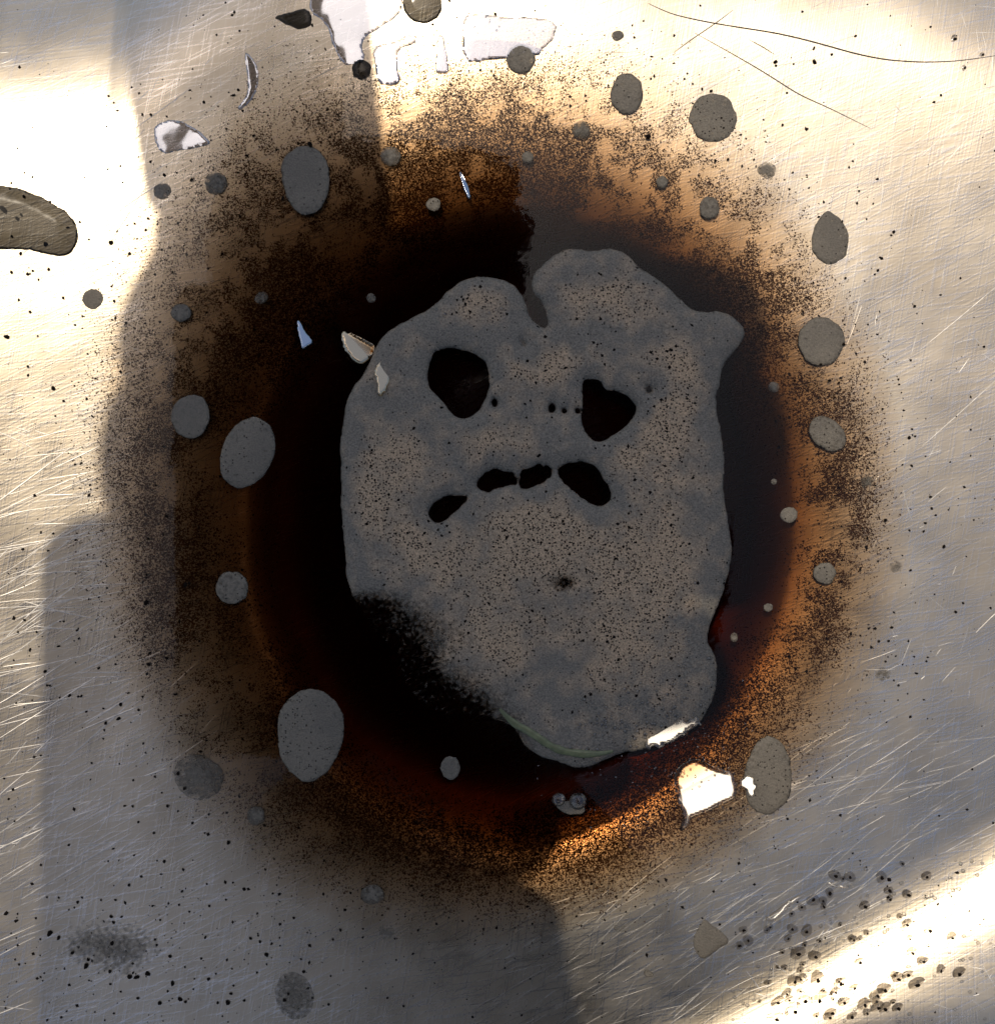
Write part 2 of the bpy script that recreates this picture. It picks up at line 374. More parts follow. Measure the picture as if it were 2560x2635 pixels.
for a, b, wd in (((2560, 975), (2370, 1150), 4.5), ((2560, 735), (2360, 905), 5), ((1960, 2110), (2260, 1890), 4), ((1990, 2045), (2290, 1985), 3.5),
                 ((1720, 2480), (1990, 2290), 4), ((60, 2310), (330, 2150), 7), ((90, 2320), (300, 2200), 4), ((385, 2310), (445, 2290), 7),
                 ((340, 1705), (430, 1670), 6), ((180, 1880), (330, 1800), 5), ((0, 1660), (240, 1470), 4), ((30, 1480), (380, 1370), 4),
                 ((105, 1275), (200, 1272), 6), ((0, 1110), (100, 1160), 4), ((60, 1140), (240, 1090), 4), ((2250, 2165), (2400, 2260), 4),
                 ((380, 2000), (560, 1880), 4), ((0, 1930), (200, 1900), 4), ((0, 2000), (190, 1960), 4)):
    scratch([a, ((a[0] + b[0]) / 2 + random.uniform(-6, 6), (a[1] + b[1]) / 2 + random.uniform(-6, 6)), b], wd * (.8 if a[0] < 1000 else .5), M_SCR, 0.045)

# ---------------------------------------------------------------- coffee puddle (closed body of liquid; the steel cuts its shore)
NT, NR = 256, 40
V, F = [], []
for j in range(NR + 1):
    f = j / NR
    for i in range(NT):
        th = 2 * math.pi * i / NT
        Rm = float(np.interp((th + math.pi) % (2 * math.pi) - math.pi, _A, _RO)) + np.interp(th % (2 * math.pi), np.radians([0, 190, 215, 250, 275, 300, 360]), [170, 170, 30, 20, 40, 170, 170])
        px, py = C0X + Rm * f * math.cos(th), C0Y + Rm * f * math.sin(th)
        V.append((wx(px), wy(py), -0.0008 if j == NR else 0.0))
for j in range(NR):
    for i in range(NT):
        a, b = j * NT + i, j * NT + (i + 1) % NT
        F.append((a, a + NT, b + NT, b))
n0 = len(V); base = NR * NT
V += [(v[0], v[1], -0.022) for v in V[base:base + NT]]
for i in range(NT):
    a, b = base + i, base + (i + 1) % NT
    F.append((a, n0 + i, n0 + (i + 1) % NT, b))
F.append(tuple(n0 + i for i in range(NT)))
# merge the centre ring into one point
V2 = [V[0]] + V[NT:]
F2 = []
for f in F:
    q = [max(0, k - NT + 1) for k in f]; u = []
    for k in q:
        if k not in u: u.append(k)
    if len(u) > 2: F2.append(tuple(u)[::-1])
pool = mesh_obj('coffee_puddle', V2, F2, M_COFFEE, smooth=False)
tag(pool, 'dark brown coffee puddle with a black centre lying in the sink', 'coffee')

# ---------------------------------------------------------------- the foam that looks like a sad face
def c5(p): return [(830 + a * .5777, 600 + b * .5777) for a, b in p]
def ov(p): return [(a * 1.3445, b * 1.3445) for a, b in p]
outer = c5([(75, 950), (90, 830), (105, 740), (130, 690), (175, 640), (205, 580), (240, 500), (280, 445), (340, 405), (400, 375), (470, 340), (520, 295),
            (565, 250), (620, 210), (690, 190), (760, 195), (820, 212), (865, 240), (890, 275), (908, 320), (918, 362), (948, 402), (985, 425), (1004, 405),
            (996, 350), (972, 300), (942, 272), (928, 235), (932, 195), (955, 160), (1000, 125), (1050, 85), (1110, 65), (1150, 72), (1200, 80), (1260, 66), (1320, 72), (1365, 100),
            (1400, 145), (1450, 175), (1500, 210), (1560, 260), (1610, 310), (1650, 345), (1700, 352), (1760, 345), (1820, 365), (1880, 420), (1880, 470), (1840, 515), (1795, 570), (1775, 620),
            (1765, 690), (1750, 750), (1765, 830), (1780, 920), (1790, 1020), (1785, 1120), (1795, 1230), (1815, 1340), (1823, 1420), (1810, 1510), (1780, 1620), (1745, 1700), (1718, 1760), (1712, 1830)])
outer += ov([(1368, 1252), (1373, 1290), (1370, 1325), (1354, 1362), (1337, 1388), (1300, 1408), (1240, 1434), (1195, 1440), (1165, 1452), (1130, 1469), (1100, 1470), (1060, 1456), (1025, 1446),
             (1000, 1424), (990, 1400), (965, 1383), (930, 1372), (890, 1366), (850, 1366), (810, 1350), (775, 1310), (760, 1265), (740, 1230), (700, 1190), (672, 1140), (660, 1090), (662, 1060), (655, 1020), (652, 980), (654, 920)])
holes = [c5(p) for p in (
    [(500, 520), (560, 510), (640, 520), (700, 545), (735, 590), (742, 660), (735, 720), (710, 770), (670, 812), (625, 827), (585, 815), (550, 770), (510, 720), (475, 690), (468, 640), (480, 570)],
    [(1160, 655), (1195, 648), (1245, 660), (1252, 695), (1300, 698), (1350, 718), (1400, 765), (1390, 812), (1350, 862), (1300, 892), (1250, 927), (1210, 927), (1170, 890), (1153, 830), (1160, 760), (1155, 700)],
    [(468, 1240), (500, 1198), (560, 1172), (648, 1168), (632, 1205), (590, 1240), (540, 1282), (505, 1293), (480, 1272)],
    [(685, 1135), (708, 1083), (760, 1058), (820, 1063), (866, 1090), (862, 1117), (800, 1127), (740, 1148)],
    [(882, 1090), (905, 1048), (960, 1040), (1025, 1043), (1012, 1092), (960, 1107), (910, 1133), (882, 1122)],
    [(1048, 1050), (1100, 1023), (1160, 1016), (1210, 1038), (1252, 1090), (1288, 1160), (1273, 1207), (1230, 1218), (1180, 1192), (1120, 1142), (1068, 1102)],
    [(1008, 770), (1022, 752), (1036, 770), (1030, 796), (1012, 796)], [(1064, 790), (1078, 780), (1090, 792), (1076, 804)],
    [(754, 745), (768, 735), (778, 752), (770, 772), (758, 766)], [(884, 484), (894, 482), (904, 496), (894, 500)],
    [(1122, 780), (1145, 778), (1148, 800), (1128, 804)], [(1440, 690), (1460, 684), (1466, 704), (1446, 710)],
    [(1185, 0), (1186, 0)])][:-1]
P_out = chaikin(outer, 2); P_h = [chaikin(h, 2) for h in holes]
def foam_sdf(X, Y):
    mouth = np.exp(-(((X - 1350) / 190) ** 2 + ((Y - 1225) / 60) ** 2))
    wob = (3.0 + 6 * mouth) * (fbm(X, Y, 22, 3, 21) - 0.5) * 2 - 3.5 * mouth
    D = sdf_poly(P_out, X, Y)
    for h in P_h: D = np.minimum(D, -sdf_poly(h, X, Y))
    return D + wob
def foam_density(x, y, d):
    # thin, see-through suds at the lower left; a thin spot on the chin; thinner film in the mouth bars
    q = sstep(-1, 1, (0.80 * (x - 1110) - 0.60 * (y - 1590) + 90 * (fbm(x, y, 90, 3, 15) - .5)) / 95)
    low = sstep(1480, 1560, y)
    f = 1 - (1 - q) * low * 0.82
    f = f - 0.75 * np.exp(-(((x - 1452) / 34) ** 2 + ((y - 1500) / 24) ** 2))
    f = f - 0.25 * np.exp(-(((x - 1390) / 60) ** 2 + ((y - 1590) / 110) ** 2))
    return np.clip(f, 0, 1)
TAN = [(1380, 950, 110, 70), (1010, 1190, 90, 70), (1690, 1130, 110, 160), (1400, 1380, 210, 120), (1250, 1620, 120, 130), (1600, 1620, 150, 150), (1180, 760, 130, 60), (1560, 760, 130, 60),
       (1740, 960, 60, 90), (1280, 1130, 80, 50), (1090, 1400, 90, 110), (1700, 1450, 90, 120), (960, 1300, 50, 70)]
def foam_tan(x, y, d):
    t = 0
    for cx, cy, a, b in TAN: t = t + np.exp(-(((x - cx) / a) ** 2 + ((y - cy) / b) ** 2))
    return np.clip(np.minimum(t, 1) * (0.4 + 1.2 * fbm(x, y, 120, 4, 57)) * sstep(8, 70, d) + 0.10 * fbm(x, y, 40, 2, 58), 0, 1)
def foam_top(x, y, d):
    T = 0.0011 * (0.75 + 0.6 * fbm(x, y, 240, 3, 31)) * (0.35 + 0.65 * foam_density(x, y, d))
    e = np.clip(d / 55, 0, 1)
    z = -0.00012 + T * np.sqrt(1 - (1 - e) ** 2) + 0.00005 * (fbm(x, y, 22, 3, 33) - 0.5) * e
    # the underside lip below the fold
    return z
foam = sdf_sheet('coffee_foam', (840, 610, 1930, 2000), 4.0, foam_sdf, foam_top, lambda x, y, d: np.full_like(x, -0.0004), M_FOAM,
                 extra={'thick': foam_density, 'tan': foam_tan})
tag(foam, 'large grey foam raft with dark eye and mouth holes like a sad face', 'foam')

# greenish fold of film along the bottom of the raft
def c2(p): return [(830 + a * .5777, 1500 + b * .5777) for a, b in p]
def ridge(name, pts, wd, ht, mat, parent, zf, seg=60, nc=9):
    P = np.asarray(pts, float); t = np.linspace(0, 1, len(P)); tt = np.linspace(0, 1, seg)
    q = np.stack([np.interp(tt, t, P[:, 0]), np.interp(tt, t, P[:, 1])], 1)
    q = np.stack([np.convolve(np.pad(q[:, k], 3, 'edge'), np.ones(7) / 7, 'valid') for k in (0, 1)], 1)
    tn = np.gradient(q, axis=0); tn /= np.hypot(tn[:, 0], tn[:, 1])[:, None]; nm = np.stack([-tn[:, 1], tn[:, 0]], 1)
    tp = np.sin(np.linspace(0.03, 0.97, seg) * math.pi) ** 0.5 * (0.7 + 0.6 * fbm(q[:, 0], q[:, 1], 30, 2, 9))
    V, F = [], []
    for k in range(nc):
        a = math.pi * k / (nc - 1)
        r = q + nm * (-math.cos(a) * wd / 2 * tp)[:, None]
        z = zf(q[:, 0], q[:, 1]) + math.sin(a) * ht * tp - (0.0002 if k in (0, nc - 1) else 0)
        V += list(zip(wx(r[:, 0]), wy(r[:, 1]), z))
    for k in range(nc - 1):
        for i in range(seg - 1):
            F.append((k * seg + i, (k + 1) * seg + i, (k + 1) * seg + i + 1, k * seg + i + 1))
    F += [tuple(k * seg for k in range(nc))[::-1], tuple(k * seg + seg - 1 for k in range(nc))]
    return mesh_obj(name, V, F, mat, parent)
def foam_z(x, y):
    x = np.atleast_1d(np.asarray(x, float)); y = np.atleast_1d(np.asarray(y, float))
    d = foam_sdf(x, y); return np.where(d > 0, foam_top(x, y, np.maximum(d, 0)), 0.0)
ridge('green_fold', c2([(785, 555), (820, 595), (860, 630), (930, 665), (1000, 715), (1060, 745), (1150, 758), (1230, 758), (1300, 745)]), 22, 0.00035, M_GREEN, foam, lambda x, y: foam_z(x, y) + 0.00004)

# tiny bubbles catching the light on the foam and around it
def blob_mesh(N, rad, pos, seed=0, flat=1.0, kind='ico'):
    base = np.array([(0, 0, 1), (.894, 0, .447), (.276, .851, .447), (-.724, .526, .447), (-.724, -.526, .447), (.276, -.851, .447),
                     (.724, .526, -.447), (-.276, .851, -.447), (-.894, 0, -.447), (-.276, -.851, -.447), (.724, -.526, -.447), (0, 0, -1)])
    fac = np.array([(0, 1, 2), (0, 2, 3), (0, 3, 4), (0, 4, 5), (0, 5, 1), (1, 6, 2), (2, 7, 3), (3, 8, 4), (4, 9, 5), (5, 10, 1),
                    (6, 7, 2), (7, 8, 3), (8, 9, 4), (9, 10, 5), (10, 6, 1), (11, 7, 6), (11, 8, 7), (11, 9, 8), (11, 10, 9), (11, 6, 10)])
    return base, fac
ICO_V, ICO_F = blob_mesh(0, 0, 0)
OCT_V = np.array([(1, 0, 0), (0, 1, 0), (-1, 0, 0), (0, -1, 0), (0, 0, 1), (0, 0, -1)], float)
OCT_F = np.array([(0, 1, 4), (1, 2, 4), (2, 3, 4), (3, 0, 4), (1, 0, 5), (2, 1, 5), (3, 2, 5), (0, 3, 5)])
TET_V = np.array([(1, 0, -.3), (-.5, .87, -.3), (-.5, -.87, -.3), (0, 0, .9)], float)
TET_F = np.array([(0, 1, 3), (1, 2, 3), (2, 0, 3), (0, 2, 1)])
def scatter_mesh(name, px, py, z, rad_px, mat, parent=None, jitter=0.35, flat=0.55, shape='oct', stretch=0.5, smooth=False):
    bv, bf = {'oct': (OCT_V, OCT_F), 'ico': (ICO_V, ICO_F), 'tet': (TET_V, TET_F)}[shape]
    n = len(px); k = len(bv)
    a = rng.uniform(0, 2 * np.pi, n); st = 1 + stretch * rng.uniform(0, 1, n)
    P = np.repeat(bv[None], n, 0) * (1 + jitter * rng.uniform(-1, 1, (n, k, 1)))
    P[:, :, 0] *= st[:, None]; P[:, :, 2] *= flat
    ca, sa = np.cos(a)[:, None], np.sin(a)[:, None]
    xx = P[:, :, 0] * ca - P[:, :, 1] * sa; yy = P[:, :, 0] * sa + P[:, :, 1] * ca
    r = (np.asarray(rad_px) * S)[:, None]
    V = np.stack([wx(np.asarray(px))[:, None] + xx * r, wy(np.asarray(py))[:, None] + yy * r, np.asarray(z)[:, None] + P[:, :, 2] * r], -1).reshape(-1, 3)
    F = (bf[None] + (np.arange(n) * k)[:, None, None]).reshape(-1, 3)
    return mesh_obj(name, V, F, mat, parent, smooth=smooth)

def rand_in_foam(n, cx, cy, sx, sy):
    x = rng.normal(cx, sx, n); y = rng.normal(cy, sy, n); return x, y
bx, by = [], []
for n, cx, cy, sx, sy in ((150, 1680, 1850, 100, 60), (50, 1560, 1840, 60, 50), (14, 1150, 800, 110, 60), (20, 1780, 1650, 40, 60)):
    a, b = rand_in_foam(n, cx, cy, sx, sy); bx += list(a); by += list(b)
bx = np.array(bx); by = np.array(by); k = foam_sdf(bx, by) > 6; bx, by = bx[k], by[k]
tag(scatter_mesh('tiny_bubbles', bx, by, foam_z(bx, by), rng.uniform(2, 5.5, len(bx)), M_SPARK, foam, 0.0, 0.8, 'ico', 0.0, True), kind='stuff')
tx = rng.normal(1800, 140, 260); ty = rng.normal(2010, 100, 260); k = (foam_sdf(tx, ty) < -4) & (pool_r(tx, ty) < 1050); tx, ty = tx[k], ty[k]
tag(scatter_mesh('floating_bubbles', tx, ty, np.zeros(len(tx)), rng.uniform(1.6, 3.6, len(tx)), M_SPARK, pool, 0.0, 0.7, 'ico', 0.0, True), kind='stuff')
# grounds and torn pits on the raft
fx = rng.uniform(870, 1900, 6000); fy = rng.uniform(630, 1960, 6000)
pr = foam_tan(fx, fy, 80) * 0.9 * sstep(.35, .65, fbm(fx, fy, 60, 3, 77)) + 0.05
k = (foam_sdf(fx, fy) > 5) & (rng.uniform(0, 1, 6000) < pr) & (foam_density(fx, fy, 0) > 0.6); fx, fy = fx[k], fy[k]
tag(scatter_mesh('foam_specks', fx, fy, foam_z(fx, fy), 1.4 + 3.2 * rng.uniform(0, 1, len(fx)) ** 3, M_GRAIN, foam, 0.4, 0.35), kind='stuff')

# ---------------------------------------------------------------- small foam islands
def oval(cx, cy, rx, ry, rot=0, egg=0.0, seed=0, rough=0.05, n=40):
    t = np.linspace(0, 2 * np.pi, n, endpoint=False)
    rr = 1 + rough * (fbm(np.cos(t) * 2 + 7 * seed, np.sin(t) * 2 + 3 * seed, 1.0, 3, seed) - 0.5) * 2
    x = rx * np.cos(t) * rr * (1 - egg * np.sin(t)); y = ry * np.sin(t) * rr
    a = math.radians(rot)
    return np.stack([cx + x * math.cos(a) - y * math.sin(a), cy + x * math.sin(a) + y * math.cos(a)], 1)
def patch(name, P, mat, label, cat, group=None, T=0.00035, edge=0.45, dens=1.0, wob=1.0, parent=None, tilt=None, z_extra=0.0, soft=0.0, gmin=1.6):
    P = np.asarray(P, float); x0, y0 = P.min(0); x1, y1 = P.max(0); size = min(x1 - x0, y1 - y0)
    gg = max(gmin, min(4.5, size / 18)); ew = max(3.0, size * 0.5 * edge)
    sf = lambda X, Y: sdf_poly(P, X, Y) + wob * (fbm(X, Y, 14, 2, 41) - 0.5) * 2 * min(2.5, size / 14)
    cxm, cym = (x0 + x1) / 2, (y0 + y1) / 2
    def zt(x, y, d):
        e = np.clip(d / ew, 0, 1); z = surf(x, y) + z_extra - 0.00003 + T * np.sqrt(np.maximum(0, 1 - (1 - e) ** 2))
        if tilt is not None:
            plane = surf(cxm, cym) + z_extra + T + (wx(x) - wx(cxm)) * tilt[0] + (wy(y) - wy(cym)) * tilt[1]
            z = z * (1 - sstep(0, .5, e)) + plane * sstep(0, .5, e)
        return z
    o = sdf_sheet(name, (x0, y0, x1, y1), gg, sf, zt, lambda x, y, d: surf(x, y) + z_extra - 0.00025, mat, parent,
                  extra={'thick': (lambda x, y, d: np.clip(dens * (1 - soft * (1 - np.clip(d / (size * 0.4), 0, 1))), 0, 1))})
    if label: tag(o, label, cat, group)
    return o
ISL = 'small foam islands on the coffee'
isl = [  # overview px: cx, cy, rx, ry, rot, egg, label, density
    (585, 345, 46, 67, -4, 0.14, 'large bell shaped grey foam island above the raft at upper left', 1),
    (413, 350, 22, 21, 0, 0, 'faint round foam spot left of the bell shaped island', .8),
    (310, 365, 17, 15, 0, 0, 'small foam spot on the shadow edge at upper left', .85),
    (997, 112, 28, 27, 0, 0, 'round foam island at the top under the lavender sky reflection', .9),
    (1182, 68, 12, 10, 0, 0, 'smallest foam dot near the top edge with grains on its rim', .9),
    (1200, 178, 31, 39, 0, 0, 'upright oval foam island left of the large round one at top right', .95),
    (1364, 223, 45, 46, 0, 0, 'large round foam island at top right with three black grains', .95),
    (1468, 325, 18, 15, 0, 0, 'small speckled foam spot below the large round island at top right', .8),
    (1113, 247, 18, 17, 0, 0, 'small foam spot below the upright oval island at top', .75),
    (747, 298, 20, 19, 0, 0, 'small round foam spot right of the bell shaped island', .8),
    (1010, 300, 12, 12, 0, 0, 'tiny foam dot on the upper dark sediment band', .85),
    (830, 390, 14, 13, 0, 0, 'tiny foam dot on the dark coffee left of the blue streak', .85),
    (1267, 348, 11, 12, 0, 0, 'tiny foam dot on brown sediment above the raft at right', .85),
    (1358, 397, 19, 21, 0, 0, 'small foam island on brown sediment above the right ear of the raft', .85),
    (1588, 455, 35, 50, -6, -0.16, 'egg shaped foam island at upper right with grains on its tip', .95),
    (1572, 652, 44, 46, 0, 0, 'large round foam island right of the raft ear', 1),
    (1583, 830, 40, 29, 38, 0, 'tilted oval speckled foam island at right', .9),
    (1481, 740, 12, 11, 0, 0, 'tiny foam dot between the raft and the right islands', .8),
    (1510, 985, 16, 15, 0, 0, 'small bright foam dot on the right shore of black coffee', 1),
    (1578, 1097, 21, 21, 0, 0, 'round foam island amid the dark grains at right', 1),
    (178, 572, 20, 20, 20, 0, 'small grey foam island in the sunlit strip at left', 1),
    (346, 598, 20, 17, 0, 0, 'dim foam spot just inside the shadow at left', .85),
    (365, 797, 37, 43, 10, 0, 'round foam island left of the larger tilted oval', 1),
    (474, 865, 50, 70, 22, 0, 'large tilted oval foam island on black coffee at left', 1),
    (444, 1125, 32, 32, 0, 0, 'pale speckled foam island on the orange left shore', .85),
    (593, 1407, 63, 88, 4, 0.13, 'largest teardrop foam island on the black coffee at lower left', 1),
    (380, 1488, 48, 42, 20, 0, 'dim speckled foam island on tan steel at lower left', .72),
    (490, 1562, 18, 18, 0, 0, 'small foam dot on the lower left brown shore', .8),
    (712, 1712, 22, 20, 0, 0, 'round foam spot on the bottom brown shore', .8),
    (862, 1471, 19, 23, 0, 0, 'lone small foam island on black coffee below the raft', 1),
    (1470, 1485, 46, 74, 4, -0.08, 'tall oval foam island beside the white sun glint', .95),
    (565, 1905, 38, 46, -15, 0, 'grey scum island at the bottom edge left of centre', .7),
    (710, 570, 9, 9, 0, 0, 'dim foam dot on dark coffee left of the raft top', .8),
    (1660, 922, 12, 12, 0, 0, 'faint speckled foam spot on tan steel at right', .6),
    (1690, 1290, 15, 13, 0, 0, 'faint bluish foam spot on steel at lower right', .6),
    (1715, 1085, 13, 11, 0, 0, 'faint grey foam spot on steel far right', .55),
    (1470, 1163, 9, 8, 0, 0, 'tiny foam fleck on the right edge of black coffee', .9),
    (1481, 922, 6, 6, 0, 0, 'tiniest foam fleck right of the raft cheek', .9),
    (1185, 1775, 12, 10, 0, 0, 'faint foam spot on steel below the coffee', .55),
    (500, 570, 14, 11, -20, 0, 'dim foam smear on brown sediment at upper left', .65),
    (1405, 1220, 7, 9, 0, 0, 'tiny foam fleck beside the raft jaw', .8),
    (740, 1785, 16, 14, 0, 0, 'faint greenish foam spot on speckled steel at bottom', .55),
]
for i, (cx, cy, rx, ry, rot, egg, lab, de) in enumerate(isl):
    k = 1.3445
    patch('foam_island', oval(cx * k, cy * k, rx * k, ry * k, rot, egg, i + 1, 0.07), M_ISLE, lab, 'foam', ISL, T=0.00012 + 0.0000025 * max(rx, ry), dens=de * .86, soft=0.12 if de > .8 else 0.35, wob=.9)
def c6(p): return [(1400 + a * .3676, 1700 + b * .3676) for a, b in p]
def c3b(p): return [(1660 + a * .4727, 1735 + b * .4727) for a, b in p]
def c1(p): return [(a * .4727, b * .4727) for a, b in p]
patch('foam_island', chaikin(c3b([(255, 1440), (285, 1370), (325, 1325), (350, 1350), (400, 1385), (470, 1455), (400, 1490), (340, 1545), (300, 1545), (262, 1495)]), 2), M_ISLE,
      'bluish grey wedge shaped scum island on steel below the sun glint', 'foam', ISL, dens=.9)
patch('foam_island', chaikin(c3b([(0, 1600), (40, 1620), (45, 1640), (10, 1650), (-15, 1630)]), 1), M_ISLE, 'small bluish scum fleck left of the wedge shaped island', 'foam', ISL, dens=.7)
patch('scum_patch', oval(285, 2435, 150, 88, 0, 0, 61, 0.25), M_ISLE, 'broad greenish wet scum patch full of grounds at lower left', 'scum', dens=.52, soft=0.8, T=0.0002)
# bubbles floating beside the coffee's lower edge
for (x, y, r, lab) in ((1437, 2058, 17, 'small clear bubble left of its larger twin below the raft'), (1487, 2062, 22, 'larger clear bubble right of its twin below the raft')):
    rr = np.linspace(0, math.pi / 2, 9); V = [(wx(x), wy(y), r * S * 0.85)]; F = []
    ns = 24
    for a in rr[1:]:
        for i in range(ns):
            t = 2 * math.pi * i / ns; V.append((wx(x + r * math.sin(a) * math.cos(t)), wy(y + r * math.sin(a) * math.sin(t)), r * S * 0.85 * math.cos(a)))
    for i in range(ns): F.append((0, 1 + (i + 1) % ns, 1 + i))
    for k in range(7):
        for i in range(ns):
            a = 1 + k * ns + i; b = 1 + k * ns + (i + 1) % ns; F.append((a, b, b + ns, a + ns))
    F.append(tuple(1 + 7 * ns + i for i in range(ns)))
    tag(mesh_obj('bubble', V, F, M_DROP), lab, 'bubble', 'bubbles on the coffee')
patch('foam_island', oval(1470, 2080, 36, 16, 10, 0, 77, .2), M_ISLE, 'foam fleck clinging to the two bubbles below the raft', 'foam', ISL, T=0.00012)

# ---------------------------------------------------------------- water drops and films
def glint_tilt(px, py, k=1.0):
    p = Vector((wx(px), wy(py), 0)); v = (Vector((0, 0, H)) - p).normalized(); n = (v + TO_SUN).normalized()
    return (-n.x / n.z * k, -n.y / n.z * k)
sunlit = chaikin(c6([(905, 850), (930, 760), (1000, 700), (1080, 690), (1180, 740), (1260, 765), (1320, 780), (1345, 850), (1350, 940), (1330, 970), (1200, 1030), (1100, 1080), (1030, 1100),
                     (1020, 1150), (960, 1200), (945, 1180), (975, 1090), (940, 1000)]), 2)
patch('water_drop', sunlit, M_DROP, 'blazing white sun glint on a clear drop at lower right of the coffee', 'water drop', 'water on the sink', T=0.0005, edge=.22, tilt=glint_tilt(1815, 2020), wob=.8)
patch('wet_sheen', chaikin(c6([(735, 622), (700, 575), (705, 520), (800, 470), (850, 380), (930, 330), (962, 345), (930, 392), (1000, 402), (1060, 392), (1085, 470)]), 1), M_DROP,
      'ragged white sun glint on the wet lower right rim of the raft', 'water film', 'water on the sink', T=0.0002, edge=.2, tilt=glint_tilt(1720, 1870), wob=5, z_extra=0.001)
patch('wet_sheen', chaikin(c6([(1370, 870), (1400, 810), (1440, 800), (1480, 850), (1485, 900), (1450, 945), (1410, 930)]), 1), M_DROP,
      'small white sun glint on the tall oval island', 'water film', 'water on the sink', T=0.00012, edge=.3, tilt=glint_tilt(1925, 2020), wob=3, z_extra=0.0005)
patch('water_drop', chaikin(c1([(-60, 1030), (0, 1020), (80, 1025), (200, 1060), (330, 1130), (400, 1180), (435, 1260), (425, 1340), (380, 1395), (310, 1400), (220, 1380), (150, 1365), (0, 1370), (-60, 1380)]), 2), M_BEAD,
      'large murky tan water drop at the left edge full of grounds', 'water drop', 'water on the sink', T=0.0009, edge=.5)
patch('water_drop', oval(1088, 10, 52, 50, 0, 0, 51), M_BEAD, 'round murky water drop cut by the top edge', 'water drop', 'water on the sink', T=0.0008, edge=.6)
patch('water_drop', oval(930, 178, 25, 25, 0, 0, 52), M_BEAD, 'small round drop with a sky reflection near the top', 'water drop', 'water on the sink', T=0.0005, edge=.7)
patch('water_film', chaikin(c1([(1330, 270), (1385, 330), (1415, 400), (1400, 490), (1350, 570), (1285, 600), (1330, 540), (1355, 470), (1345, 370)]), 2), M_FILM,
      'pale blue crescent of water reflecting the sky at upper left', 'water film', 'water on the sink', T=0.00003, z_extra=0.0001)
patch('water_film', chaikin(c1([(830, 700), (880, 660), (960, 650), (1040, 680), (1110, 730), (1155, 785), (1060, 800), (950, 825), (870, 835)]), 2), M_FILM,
      'leaf shaped water film tinted with lavender sky on the upper left shadow edge', 'water film', 'water on the sink', T=0.00003, z_extra=0.0001)
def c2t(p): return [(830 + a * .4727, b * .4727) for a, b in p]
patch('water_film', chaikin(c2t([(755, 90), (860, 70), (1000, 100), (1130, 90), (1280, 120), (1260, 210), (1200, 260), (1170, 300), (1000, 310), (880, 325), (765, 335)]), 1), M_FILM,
      'broad water film tinted with lavender sky at the top centre', 'water film', 'water on the sink', T=0.00003, z_extra=0.0001)
patch('water_film', chaikin(c2t([(625, 190), (660, 190), (672, 280), (690, 385), (655, 395), (610, 385), (625, 300)]), 1), M_FILM, 'narrow water drip tinted with lavender sky left of the broad film', 'water film', 'water on the sink', T=0.00003, z_extra=0.0001)
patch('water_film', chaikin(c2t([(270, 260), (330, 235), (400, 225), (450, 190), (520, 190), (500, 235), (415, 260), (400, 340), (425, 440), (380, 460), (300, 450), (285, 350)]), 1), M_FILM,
      'forked water drip tinted with lavender sky right of the small round drop', 'water film', 'water on the sink', T=0.00003, z_extra=0.0001)
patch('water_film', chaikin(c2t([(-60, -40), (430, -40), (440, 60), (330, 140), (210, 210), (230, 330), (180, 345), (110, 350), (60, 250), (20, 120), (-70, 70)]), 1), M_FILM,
      'tall water film tinted with bluish sky hanging from the top edge', 'water film', 'water on the sink', T=0.00003, z_extra=0.0001)
patch('water_film', chaikin(c1([(1490, 95), (1600, 60), (1680, 40), (1710, 130), (1640, 165), (1570, 140), (1510, 110)]), 1), M_BEAD, 'dull olive water film left of the bluish top film', 'water film', 'water on the sink', T=0.0003)
patch('water_streak', chaikin(c3b([(640, 1340), (700, 1290), (760, 1235), (870, 1182), (835, 1230), (775, 1270), (745, 1315), (700, 1345)]), 1), M_DROP, 'bright white streak of water among the lower right scratches', 'water drop', 'water on the sink', T=0.0003, edge=.4, tilt=glint_tilt(2015, 2330))
patch('water_streak', chaikin(c3b([(970, 1130), (985, 1080), (1000, 1070), (1000, 1130), (1060, 1150), (1140, 1138), (1120, 1160), (1050, 1165), (990, 1145)]), 1), M_DROP, 'hooked bright water bead under three grains at lower right', 'water drop', 'water on the sink', T=0.0002, edge=.4, tilt=glint_tilt(2140, 2270))
# added film pieces, tinted and tilted as sky and cream reflections, beside the raft
def c7(p): return [(600 + a * .2626, 700 + b * .2626) for a, b in p]
patch('painted_glint', chaikin(c7([(620, 450), (660, 480), (700, 570), (760, 640), (795, 690), (730, 735), (680, 770), (665, 700), (635, 600)]), 1), M_SKY_GLINT, 'small vivid blue sky glint on black coffee left of the raft', 'water film', 'water on the sink', T=0.0004, edge=.2, wob=.3, gmin=1.2, tilt=(-.34, -.30))
patch('painted_glint', chaikin(c7([(1050, 570), (1150, 590), (1270, 650), (1395, 715), (1370, 800), (1300, 890), (1255, 912), (1180, 880), (1110, 800), (1070, 720)]), 1), M_CREAM_GLINT, 'cream coloured glint on black coffee touching the raft', 'water film', 'water on the sink', T=0.00012, wob=.3, gmin=1.2, edge=.2, tilt=(-.30, -.28))
patch('painted_glint', chaikin(c7([(1500, 760), (1590, 780), (1590, 860), (1540, 920), (1550, 1060), (1510, 1140), (1460, 1235), (1400, 1200), (1410, 1100), (1395, 970), (1450, 880)]), 1), M_CREAM_GLINT, 'sparkling cream glint on the raft beside its left eye', 'water film', 'water on the sink', T=0.0001, wob=3.5, gmin=1.2, z_extra=0.00085, edge=.2, tilt=(-.30, -.28))
